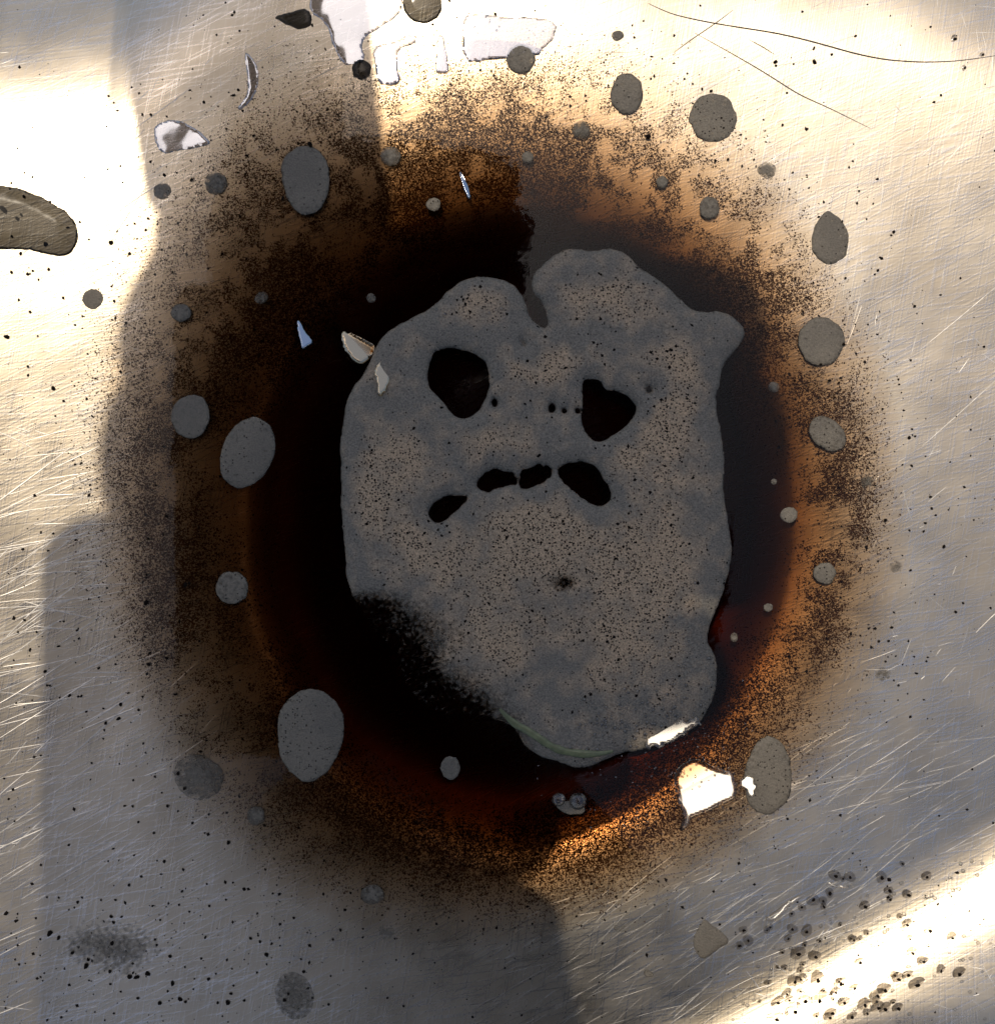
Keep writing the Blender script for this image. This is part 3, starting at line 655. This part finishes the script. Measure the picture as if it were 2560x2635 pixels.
patch('painted_glint', chaikin(c2t([(740, 920), (770, 960), (800, 1030), (808, 1090), (790, 1080), (765, 1020)]), 1), M_SKY_GLINT, 'thin blue sky glint streak on the dark coffee above the raft', 'water film', 'water on the sink', T=0.0002, edge=.2, wob=.3, gmin=1.2, tilt=(-.34, -.30))

# ---------------------------------------------------------------- coffee grounds
# settled sediment in and round the puddle: too many and too fine to count
def sediment_density(x, y):
    r = pool_r(x, y); th = np.arctan2(y - C0Y, x - C0X)
    clump = fbm(x, y, 150, 4, 91); fine = fbm(x, y, 34, 3, 95)
    ring = np.exp(-((r - 800) / 120) ** 2)
    top = sstep(0.15, 0.9, np.sin(-th)); right = np.exp(-((th - 0.02) / 0.34) ** 2); left = np.exp(-((np.abs(th) - 3.02) / 0.33) ** 2); low = np.exp(-((th - 1.30) / 0.60) ** 2)
    lowl = np.exp(-((th - 2.35) / 0.4) ** 2)
    a = 0.12 + 0.95 * top + 0.8 * np.exp(-((r - 880) / 90) ** 2) * right * 1.3 + 0.9 * left * np.exp(-((r - 920) / 100) ** 2) * 0.9 + 2.6 * low * np.exp(-((r - 745) / 70) ** 2) + 0.45 * low + 0.35 * lowl
    d = ring * a * sstep(0.22 - .10 * low, 0.72 - .10 * low, clump + 0.45 * (fine - 0.5)) * 1.25
    d += 0.35 * np.exp(-((r - 890) / 90) ** 2) * (0.25 + top) * sstep(0.35, 0.6, fine)
    d += 0.4 * left * np.exp(-((r - 930) / 80) ** 2) * sstep(0.28, 0.68, clump + 0.6 * (fine - 0.5))
    d += 0.75 * right * np.exp(-((r - 860) / 80) ** 2) * sstep(0.32, 0.66, clump + 0.7 * (fine - 0.5))
    return np.clip(d, 0, 1)
NS = 1700000
sx = rng.uniform(150, 2500, NS); sy = rng.uniform(60, 2560, NS)
k = rng.uniform(0, 1, NS) < np.minimum(1, sediment_density(sx, sy) * 1.1); sx, sy = sx[k], sy[k]
r = pool_r(sx, sy); k = r > 640; sx, sy = sx[k], sy[k]
sz = H_floor(sx, sy); half = rng.uniform(0, 1, len(sx)) < 0.5
tag(scatter_mesh('coffee_sediment', sx[half], sy[half], sz[half], 1.3 + 2.8 * rng.uniform(0, 1, half.sum()) ** 2.5, M_SED, None, .4, .35, 'tet'),
    'dark coffee sediment settled in a ring round the black centre', 'coffee grounds', kind='stuff')
h2 = ~half
tag(scatter_mesh('coffee_silt', sx[h2], sy[h2], sz[h2], 1.3 + 2.4 * rng.uniform(0, 1, h2.sum()) ** 2, M_SED2, None, .4, .3, 'tet'),
    'paler tan coffee silt mixed through the dark sediment ring', 'coffee grounds', kind='stuff')
# fine loose specks all over the steel and the shallow coffee
NS = 15000
sx = rng.uniform(-150, 2700, NS); sy = rng.uniform(-150, 2780, NS); r = pool_r(sx, sy)
pr = 0.05 + 0.30 * np.exp(-((r - 950) / 170) ** 2) + 0.35 * sstep(0.5, .72, fbm(sx, sy, 260, 3, 44)) * 0.5
pr = pr + 0.55 * np.exp(-(((sx - 420) / 420) ** 2 + ((sy - 2460) / 160) ** 2)) + .2 * np.exp(-(((sx - 80) / 120) ** 2 + ((sy - 1700) / 350) ** 2))
pr = pr * (r > 720)
k = rng.uniform(0, 1, NS) < pr; sx, sy = sx[k], sy[k]
tag(scatter_mesh('loose_specks', sx, sy, H_floor(sx, sy) + 1e-5, 1.4 + 3.0 * rng.uniform(0, 1, len(sx)) ** 2.5, M_GRAIN, None, .35, .6),
    'fine black coffee specks strewn over the steel and shallow coffee', 'coffee grounds', kind='stuff')

# pin-head water beads in the lower right
bx2 = rng.uniform(1880, 2560, 900); by2 = rng.uniform(2180, 2640, 900)
k = rng.uniform(0, 1, 900) < np.exp(-((0.51 * bx2 + 0.86 * by2 - 3270) / 150) ** 2) * 0.5; bx2, by2 = bx2[k], by2[k]
zz2 = H_floor(bx2, by2)
tag(scatter_mesh('pinhead_beads', bx2, by2, zz2, rng.uniform(2, 6, len(bx2)), M_SPARK, sink, 0.05, 0.5, 'ico', 0.3, True), kind='stuff')
# single grains that can be told apart
def grain_mesh(seed):
    q = np.random.default_rng(seed); v = ICO_V * (1 + 0.28 * q.uniform(-1, 1, (12, 1))); v = v * np.array([1.0, 0.82, 0.7])
    me = bpy.data.meshes.new('coffee_grain'); me.from_pydata([tuple(a) for a in v], [], [tuple(f) for f in ICO_F.tolist()]); me.materials.append(M_GRAIN); me.update(); return me
GM = [grain_mesh(s) for s in range(7)]
def collar_mesh(seed):
    q = np.random.default_rng(seed); ns, V, F = 24, [], []
    prof = [(0.0, 0.75), (0.3, 0.72), (0.5, 0.56), (0.68, 0.36), (0.84, 0.17), (0.95, 0.05), (1.0, -0.05)]
    V.append((0, 0, prof[0][1])); ph = q.uniform(0, 6.28)
    for rr, z in prof[1:]:
        for i in range(ns):
            t = 2 * math.pi * i / ns; e = 1 + 0.10 * math.sin(2 * t + ph) + 0.07 * math.sin(3 * t + 2 * ph)
            V.append((rr * e * math.cos(t), rr * e * math.sin(t), z))
    for i in range(ns): F.append((0, 1 + i, 1 + (i + 1) % ns))
    for k in range(len(prof) - 2):
        for i in range(ns):
            a, b = 1 + k * ns + i, 1 + k * ns + (i + 1) % ns; F.append((a, a + ns, b + ns, b))
    F.append(tuple(1 + (len(prof) - 2) * ns + i for i in range(ns))[::-1])
    me = bpy.data.meshes.new('water_collar'); me.from_pydata(V, [], F); me.materials.append(M_COLLAR)
    me.polygons.foreach_set('use_smooth', np.ones(len(me.polygons), dtype=bool)); me.update(); return me
CM = [collar_mesh(s) for s in range(5)]
def grain(px, py, rad, label, group, collar=0.0, zz=None):
    o = bpy.data.objects.new('coffee_grain', random.choice(GM)); COL.objects.link(o)
    z = float(surf(px, py)) if zz is None else zz
    kz = 1 - z / H                      # the photograph sees raised spots farther out
    px, py = CX + (px - CX) * kz, CY + (py - CY) * kz; z = float(surf(px, py)) if zz is None else zz
    o.location = (wx(px), wy(py), z + rad * S * 0.35); s = rad * S; o.scale = (s * random.uniform(.85, 1.2), s, s); o.rotation_euler = (0, 0, random.uniform(0, 6.28))
    tag(o, label, 'coffee grain', group)
    if collar:
        c = bpy.data.objects.new('water_collar', random.choice(CM)); COL.objects.link(c); c.parent = o
        c.location = (random.uniform(-.25, .25), random.uniform(-.25, .25), -0.45); f = collar / rad
        c.scale = (f, f, 0.22 * f)
    return o
wet = [(795, 175, 8), (853, 195, 5), (912, 185, 7), (1170, 190, 9), (1232, 205, 4), (1340, 75, 5), (1543, 185, 7), (1235, 298, 8), (1240, 368, 6), (1390, 332, 8), (1037, 425, 9), (749, 318, 8),
       (613, 370, 8), (692, 378, 6), (697, 425, 6), (518, 430, 6), (435, 483, 5), (258, 594, 5), (232, 618, 4), (441, 610, 7), (557, 632, 8), (407, 688, 5), (665, 708, 6), (833, 575, 4),
       (1325, 512, 5), (1383, 580, 7), (945, 700, 7), (920, 685, 4), (992, 692, 4), (1055, 648, 5), (1575, 635, 9), (1412, 700, 5), (1770, 703, 6), (1572, 770, 4), (1440, 825, 8), (1540, 905, 7),
       (490, 815, 9), (543, 740, 5), (632, 840, 8), (358, 800, 6), (528, 900, 5), (380, 930, 5), (320, 925, 4), (508, 952, 5), (1000, 890, 8), (655, 1035, 9), (465, 1045, 8), (512, 1022, 6), (845, 1070, 8),
       (830, 1050, 5), (805, 1145, 7), (770, 1155, 5), (962, 1112, 7), (1335, 1050, 8), (1418, 1018, 8), (1300, 1015, 5), (1505, 1115, 9), (1225, 1145, 9), (1165, 1190, 8), (1160, 1242, 6), (555, 1210, 9), (672, 1212, 10),
       (420, 1200, 6), (400, 1145, 6), (330, 1220, 7), (470, 1300, 12), (788, 1205, 5), (885, 1238, 8), (1062, 1272, 8), (785, 1322, 8), (320, 1360, 9), (652, 1345, 6), (768, 1365, 7), (1185, 1305, 7), (1245, 1322, 9), (1362, 1325, 9),
       (1308, 1262, 5), (1700, 1000, 6), (1873, 1048, 9), (40, 618, 6), (80, 705, 6), (10, 745, 7), (1090, 1350, 6), (960, 1372, 8), (705, 1122, 4), (510, 1125, 4), (245, 1052, 4), (175, 1208, 4)]
for a, b, r in wet:
    px, py = 1900 + a * .3151, 2200 + b * .3151
    grain(px, py, r * .3151 * 2.1, 'black coffee ground in its own bead of water at lower right', 'wet grounds on the lower right steel', collar=r * .3151 * random.uniform(5.0, 8.0))
for a, b, r in ((1686, 210, 8), (1838, 295, 6), (1742, 365, 6)):
    grain(1660 + a * .4727, b * .4727, r * .6, 'coffee ground with a bright water ring in the top right corner', 'wet grounds at top right', collar=r * .4727 * 2.6)
dry = {
    'c3': [(157, 192, 8), (918, 260, 9), (710, 335, 12), (712, 355, 8), (920, 335, 14), (808, 347, 7), (1145, 193, 8), (1125, 160, 6), (1612, 515, 8), (310, 483, 8), (340, 550, 6), (412, 642, 9), (425, 656, 8), (425, 697, 9),
           (747, 678, 9), (882, 700, 7), (896, 742, 6), (1130, 876, 7), (1198, 895, 6), (1263, 973, 8), (1163, 1040, 8), (450, 865, 8), (380, 875, 9), (592, 866, 7), (803, 938, 7), (825, 906, 6), (445, 912, 6), (1240, 1107, 7),
           (943, 1180, 8), (982, 1177, 7), (1010, 1184, 6), (1072, 1205, 7), (1112, 1217, 6), (988, 1374, 8), (1353, 1262, 11), (1340, 1280, 7), (1314, 1320, 6), (1280, 1402, 8), (778, 1153, 6), (815, 1520, 7), (915, 1538, 7),
           (1090, 1513, 8), (782, 1476, 6), (858, 1696, 7), (960, 1742, 6), (1080, 1875, 9), (1263, 1820, 7), (1270, 1845, 6), (1845, 1886, 7), (1716, 1514, 7), (1607, 1605, 7), (1173, 1756, 5), (15, 742, 14), (1875, 1497, 6), (677, 943, 6)],
    'c6r': [(1003, 273, 10), (1055, 283, 7), (1085, 287, 6), (815, 275, 7), (1142, 258, 6), (1378, 266, 7), (1382, 294, 7), (1030, 363, 7), (1483, 363, 6), (1292, 428, 7), (1452, 537, 7), (1435, 585, 12), (1300, 563, 6), (1342, 585, 6), (1533, 645, 6),
            (1150, 743, 7), (1450, 737, 9), (1553, 907, 9), (1558, 970, 8), (1514, 966, 6), (1308, 1035, 11), (1524, 1050, 9), (1515, 1095, 8), (1437, 1090, 7), (1625, 1177, 11), (1590, 1183, 6), (1208, 1132, 8), (1320, 1187, 8), (1443, 1307, 8), (1730, 1485, 8),
            (1690, 1533, 9), (1340, 1618, 10), (1380, 1543, 6), (1272, 1693, 8), (1325, 1693, 8), (1230, 1687, 6), (1308, 1803, 7), (1475, 1868, 8), (955, 187, 9), (1080, 75, 9), (1845, 88, 8), (1730, 425, 6), (1880, 1513, 7), (1835, 973, 6), (1820, 1450, 5), (1865, 573, 6)],
    'c1': [(1690, 787, 17), (1340, 845, 8), (1380, 738, 8), (1297, 487, 9), (1272, 517, 9), (1110, 556, 10), (822, 622, 10), (775, 622, 8), (580, 686, 7), (655, 902, 8), (895, 953, 11), (1043, 977, 9), (605, 1320, 14), (705, 1380, 10), (808, 1188, 9), (435, 1207, 8),
           (265, 1466, 10), (178, 1472, 8), (62, 1482, 10), (150, 1490, 11), (210, 1520, 8), (163, 1697, 10), (450, 1720, 8), (622, 1637, 9), (628, 1730, 8), (35, 1832, 14), (205, 1828, 7), (112, 1380, 9), (940, 1480, 8), (1232, 700, 7), (408, 1768, 7), (20, 1138, 20), (130, 1068, 11), (95, 1190, 12),
           (250, 1328, 14), (65, 1285, 9), (370, 1237, 8), (115, 1168, 9), (1540, 1080, 12), (1700, 135, 8)],
    'c4': [(795, 1485, 14), (800, 1475, 9), (1010, 1385, 14), (1030, 1375, 9), (905, 1010, 11), (125, 1192, 10), (655, 225, 9), (472, 373, 9), (223, 1100, 7), (290, 1107, 8), (635, 1245, 7), (797, 1330, 9), (797, 1348, 7), (855, 1428, 7), (925, 1553, 9), (420, 1633, 9), (430, 1678, 8),
           (347, 1585, 7), (1087, 1692, 9), (908, 1785, 11), (808, 1820, 11), (813, 1757, 8), (538, 1840, 9), (245, 1857, 10), (630, 1818, 7), (152, 195, 9), (152, 245, 8), (290, 315, 14), (75, 1560, 7), (133, 1578, 8), (98, 1643, 7), (200, 1643, 7), (90, 1575, 5), (165, 1737, 8), (320, 1720, 8), (890, 1112, 8), (1250, 717, 8), (808, 1135, 8), (262, 1200, 7), (850, 845, 9), (502, 467, 7), (490, 842, 7)],
    'c1b': [(955, 110, 10), (257, 62, 9), (378, 117, 9), (325, 128, 7), (443, 120, 9), (655, 165, 11), (645, 243, 11), (575, 268, 10), (563, 187, 7), (470, 205, 8), (780, 378, 7), (913, 717, 10), (680, 717, 8), (722, 719, 8), (753, 805, 8), (837, 865, 9), (1137, 763, 7), (970, 540, 12), (1005, 620, 11), (1245, 917, 13),
            (730, 987, 7), (893, 1020, 10), (703, 1148, 10), (423, 1243, 9), (550, 1230, 7), (993, 1183, 9), (630, 1230, 7), (605, 1320, 11), (618, 1352, 9), (270, 1413, 16), (320, 1437, 13), (612, 1465, 13), (395, 1518, 12), (480, 1555, 10), (470, 1590, 17), (600, 1618, 12), (705, 1650, 15), (745, 1650, 14), (805, 1632, 14),
            (940, 1685, 13), (1135, 1660, 12), (870, 1790, 13), (980, 1770, 13), (1010, 1785, 10), (1240, 1790, 15), (1258, 1740, 10), (1330, 1778, 9), (925, 1537, 11), (853, 1475, 8), (1118, 1433, 9), (1363, 1440, 9), (1415, 1458, 9), (1480, 1468, 8), (1450, 1525, 12), (1655, 1620, 11), (1600, 1327, 9), (1525, 1362, 9), (1520, 1198, 9), (1485, 1195, 7), (1330, 1170, 10), (1853, 1393, 9),
            (1800, 1645, 7), (35, 1303, 13), (88, 1345, 10), (78, 802, 7), (222, 443, 7), (700, 102, 8), (1183, 152, 7), (1125, 362, 8), (1550, 1775, 12), (1570, 1740, 10), (600, 1688, 8), (750, 1765, 9), (1185, 1790, 9), (1130, 765, 6), (500, 485, 7), (375, 930, 9)],
}
org = {'c3': (1660, 0), 'c6r': (1660, 850), 'c1': (0, 0), 'c4': (0, 850), 'c1b': (0, 1735)}
where = {'c3': ('single dry coffee ground scattered in the upper right quarter', 'loose grounds at upper right'), 'c6r': ('single dry coffee ground scattered on the right side steel', 'loose grounds at right'),
         'c1': ('single dry coffee ground scattered in the upper left quarter', 'loose grounds at upper left'), 'c4': ('single dry coffee ground scattered along the left side', 'loose grounds at left'),
         'c1b': ('single dry coffee ground scattered in the lower left quarter', 'loose grounds at lower left')}
for key, L in dry.items():
    for a, b, r in L:
        if r < 7: continue
        grain(org[key][0] + a * .4727, org[key][1] + b * .4727, r * .4727 * 1.05, *where[key])

# ---------------------------------------------------------------- the person taking the picture: out of view; second hand, shirt sleeve and body added to block light
ZP = H + 0.006
SH = (SUN_T.x / SUN_T.z, SUN_T.y / SUN_T.z)
def over(px, py, z=ZP):                 # place above the sink whose shadow falls at (px, py)
    return (wx(px) + SH[0] * z, wy(py) + SH[1] * z, z)
def rounded_slab(name, x0, y0, x1, y1, z0, z1, r, mat, parent):
    ring = []
    for cx, cy, a0 in ((x1 - r, y1 - r, 0), (x0 + r, y1 - r, 90), (x0 + r, y0 + r, 180), (x1 - r, y0 + r, 270)):
        for k in range(7):
            a = math.radians(a0 + 15 * k); ring.append((cx + r * math.cos(a), cy + r * math.sin(a)))
    n = len(ring); V = []; mx, my = (x0 + x1) / 2, (y0 + y1) / 2; b = 0.0012
    for z, s in ((z0, b), (z0 + b, 0), (z1 - b, 0), (z1, b)):
        for x, y in ring: V.append((x - s * math.copysign(1, x - mx), y - s * math.copysign(1, y - my), z))
    F = [tuple(range(n))[::-1], tuple(3 * n + i for i in range(n))]
    for k in range(3):
        for i in range(n): F.append((k * n + i, k * n + (i + 1) % n, (k + 1) * n + (i + 1) % n, (k + 1) * n + i))
    return mesh_obj(name, V, F, mat, parent, smooth=False)
ax, ay, _ = over(110, 1318); bx_, by_, _ = over(1190, 3800)
ph = bpy.data.objects.new('phone', None); COL.objects.link(ph)
tag(ph, 'black phone held over the sink, seen only as shadow and dark reflection', 'phone')
rounded_slab('body', ax, by_, bx_, ay, ZP, ZP + 0.0076, 0.009, M_PHONE, ph)
rounded_slab('screen', ax + .003, by_ + .003, bx_ - .003, ay - .003, ZP + 0.0077, ZP + 0.0095, 0.007, M_GLASS, ph)
rounded_slab('lens_plate', bx_ - .026, ay - .030, bx_ - .004, ay - .004, ZP - 0.0022, ZP - .0001, 0.006, M_GLASS, ph)
person = bpy.data.objects.new('person', None); COL.objects.link(person)
tag(person, 'person holding the phone, out of view, with body and second hand added to block light', 'person')
def skin(name, chains, mat, parent):
    me = bpy.data.meshes.new(name); V, E, R = [], [], []
    for ch in chains:
        start = ch[0]
        if isinstance(start, int): prev = start; pts = ch[1:]
        else: prev = None; pts = ch
        for p in pts:
            V.append(p[:3]); R.append(p[3]); k = len(V) - 1
            if prev is not None: E.append((prev, k))
            prev = k
    me.from_pydata(V, E, []); me.update()
    o = bpy.data.objects.new(name, me); COL.objects.link(o); o.parent = parent; me.materials.append(mat)
    sm = o.modifiers.new('skin', 'SKIN')
    for i, r in enumerate(R): me.skin_vertices[0].data[i].radius = (r, r)
    me.skin_vertices[0].data[0].use_root = True
    ss = o.modifiers.new('round', 'SUBSURF'); ss.levels = 2; ss.render_levels = 2; sm.use_smooth_shade = True
    return o
zk = ZP + 0.019
def q(px, py, r, z=zk): return (*over(px, py, z), r)
chains = [[q(660, 420, .019), q(690, 700, .021), q(640, 950, .026), q(760, 1150, .026)]]          # wrist to palm (0..3)
chains += [[2, q(900, 800, .0155), q(1180, 770, .0135), q(1480, 790, .0125), q(1800, 830, .0115), q(1990, 870, .0095)],
           [3, q(1000, 1070, .0155), q(1320, 1060, .0135), q(1640, 1075, .0125), q(1880, 1100, .0115), q(2040, 1130, .0095)],
           [3, q(1000, 1340, .0155), q(1320, 1345, .0135), q(1620, 1355, .0125), q(1860, 1375, .0115), q(2020, 1400, .0095)],
           [3, q(980, 1610, .0155), q(1260, 1690, .0140), q(1500, 1715, .0130), q(1720, 1715, .0115), q(1890, 1690, .0092)],
           [2, q(480, 1080, .015), q(400, 1190, .012), q(420, 1330, .0105), q(470, 1460, .0085)]]
skin('hand', chains, M_SKIN, person)
skin('hand', [[q(1060, 2460, .020), q(1080, 2260, .022), q(1090, 2150, .022), q(1080, 2050, .018)],  # added second hand, shading the foam's lower lip and the pool
              [3, q(1230, 1960, .0135), q(1400, 1930, .0120), q(1530, 1905, .0105), q(1630, 1885, .0085)],
              [2, q(1060, 2180, .015), q(1180, 2130, .013), q(1320, 2090, .011), q(1430, 2040, .0085)],
              [2, q(940, 2200, .014), q(800, 2120, .012), q(700, 2060, .010), q(620, 2010, .0085)],
              [1, q(700, 2420, .013), q(560, 2330, .011), q(470, 2260, .009), q(420, 2220, .008)],
              [1, q(620, 2500, .012), q(470, 2440, .010), q(380, 2400, .008), q(330, 2380, .007)]], M_SKIN, person)
def tube(name, pts, mat, parent, ns=20):
    V, F = [], []
    for x, y, z, r in pts:
        for i in range(ns):
            t = 2 * math.pi * i / ns; V.append((x + r * math.cos(t), y, z + r * math.sin(t)))
    for k in range(len(pts) - 1):
        for i in range(ns):
            a, b = k * ns + i, k * ns + (i + 1) % ns; F.append((a, a + ns, b + ns, b))
    F += [tuple(range(ns)), tuple((len(pts) - 1) * ns + i for i in range(ns))[::-1]]
    return mesh_obj(name, V, F, mat, parent)
M_SHIRT = plain('pale_shirt', (0.55, 0.50, 0.43), 0.9, 0, 0.2, 0.15, 300)  # pale so the added sleeve and torso darken the steel less
tube('sleeve', [q(1060, 2340, .0245), q(1060, 2560, .027), q(1140, 3000, .030), q(1300, 3500, .033), (.05, -.17, .275, .037), (.12, -.33, .35, .045), (.17, -.45, .47, .055)], M_SHIRT, person)  # added sleeve, widening the shadow at the bottom
tube('sleeve', [q(690, 520, .0205), q(660, 300, .0208), q(630, 0, .0212), q(560, -700, .026), q(430, -2000, .036, zk + .03), q(260, -3600, .048, zk + .10)], M_SLEEVE, person)

# ---------------------------------------------------------------- which grain is which: by the nearest landmark
MARKS = [('bell shaped foam island', 787, 464), ('large murky drop at the left edge', 90, 570), ('pale blue crescent', 650, 205), ('lavender leaf shaped film', 470, 350), ('sunlit small island at left', 239, 769),
         ('round island beside the tilted oval', 491, 1072), ('tilted oval island at left', 637, 1163), ('speckled island on the orange shore', 597, 1512), ('teardrop foam island', 797, 1892), ('dim speckled island at lower left', 511, 2000),
         ('scum patch at lower left', 285, 2435), ('scum island at the bottom edge', 760, 2561), ('foam spot on the bottom shore', 957, 2302), ('large round island at top right', 1834, 300), ('long dark hairline scratch', 2260, 150),
         ('egg shaped island', 2137, 612), ('round island beside the raft ear', 2113, 877), ('tilted speckled island at right', 2128, 1116), ('island amid dark grains at right', 2122, 1475), ('faint island far right', 2306, 1459),
         ('tall oval island at lower right', 1976, 1997), ('wedge shaped scum island', 1830, 2410), ('white water streak', 2015, 2330), ('hooked water bead', 2140, 2270), ('bottom right corner', 2500, 2600), ('right edge middle', 2540, 1300),
         ('left edge middle', 15, 1350), ('bottom left corner', 20, 2610), ('left edge below the middle', 20, 1800), ('faint bluish spot at lower right', 2272, 1734), ('top right corner', 2540, 20), ('bottom edge at right', 2120, 2630), ('right edge near the bottom', 2550, 2250), ('upper right steel', 2350, 520)]
NTH = ['nearest', 'second nearest', 'third nearest', 'fourth nearest', 'fifth nearest', 'sixth nearest', 'seventh nearest', 'eighth nearest', 'ninth nearest', 'tenth nearest', 'eleventh nearest', 'twelfth nearest',
       'thirteenth nearest', 'fourteenth nearest', 'fifteenth nearest', 'sixteenth nearest']
DIRS = ['right of', 'upper right of', 'above', 'upper left of', 'left of', 'lower left of', 'below', 'lower right of']
cells = {}
for o in [o for o in COL.objects if o.name.startswith('coffee_grain')]:
    px, py = o.location.x / S + CX, CY - o.location.y / S
    nm, mx, my = min(MARKS, key=lambda m: (m[1] - px) ** 2 + (m[2] - py) ** 2)
    k = int(round(math.atan2(my - py, px - mx) / (math.pi / 4))) % 8
    cells.setdefault((nm, k, 'wet' if o.children else 'dry'), []).append((math.hypot(px - mx, py - my), o))
for (nm, k, wd), L in cells.items():
    for i, (_, o) in enumerate(sorted(L, key=lambda t: t[0])):
        o['label'] = f"{NTH[min(i, 15)]} {'bead-ringed' if wd == 'wet' else 'large'} coffee grain {DIRS[k]} the {nm}"

# added head and torso, out of view, to darken sky reflections in the pool
def ell(name, cx, cy, cz, rx, ry, rz, mat, parent, fn=None, nu=28, nv=18):
    V, F = [], []
    for j in range(nv + 1):
        a = math.pi * j / nv
        for i in range(nu):
            t = 2 * math.pi * i / nu; d = (math.sin(a) * math.cos(t), math.sin(a) * math.sin(t), math.cos(a)); k = fn(d) if fn else 1
            V.append((cx + rx * d[0] * k, cy + ry * d[1] * k, cz + rz * d[2] * k))
    for j in range(nv):
        for i in range(nu):
            a, b = j * nu + i, j * nu + (i + 1) % nu; F.append((a, a + nu, b + nu, b))
    return mesh_obj(name, V, F, mat, parent)
def face(d):                            # looking down: nose towards -z, chin towards -y, brow ridge above the eyes
    g = lambda x, y, w: math.exp(-((d[0] - x) ** 2 + (d[1] - y) ** 2) / w) if d[2] < 0 else 0
    return 1 + 0.16 * g(0, -0.05, .012) + 0.05 * g(0, 0.25, .08) - 0.07 * (g(.33, .12, .02) + g(-.33, .12, .02)) - 0.03 * g(0, -.35, .01) + 0.05 * g(0, -.7, .05)
blocker_head = ell('head', 0.005, -0.034, 0.47, 0.080, 0.108, 0.098, M_SKIN, person, face)
for sx_ in (-1, 1): ell('ear', 0.005 + sx_ * .082, -0.03, 0.48, 0.012, 0.030, 0.020, M_SKIN, blocker_head, None, 14, 10)
M_HAIR = plain('dark_hair', (0.02, 0.015, 0.012), 0.6, 0, .3, .4, 400)
ell('blocker_hair', 0.008, -0.032, 0.495, 0.118, 0.116, 0.092, M_HAIR, blocker_head, lambda d: 1 + 0.03 * math.sin(9 * d[0]) * math.sin(7 * d[1]))
def jq(x, y, z, r): return (x, y, z, r)
skin('shirt', [[jq(-.01, -.80, .34, .13), jq(-.01, -.60, .50, .13), jq(-.01, -.44, .56, .09), jq(-.01, -.30, .55, .055), jq(-.01, -.16, .53, .05)],
               [2, jq(-.17, -.47, .53, .07), jq(-.30, -.56, .38, .055), jq(-.33, -.62, .24, .05)], [2, jq(.17, -.46, .50, .065)], [4, jq(-.075, -.17, .51, .055), jq(-.13, -.21, .50, .05)]], M_SHIRT, person)  # added torso; its shoulder lump hides bright sky from the pool
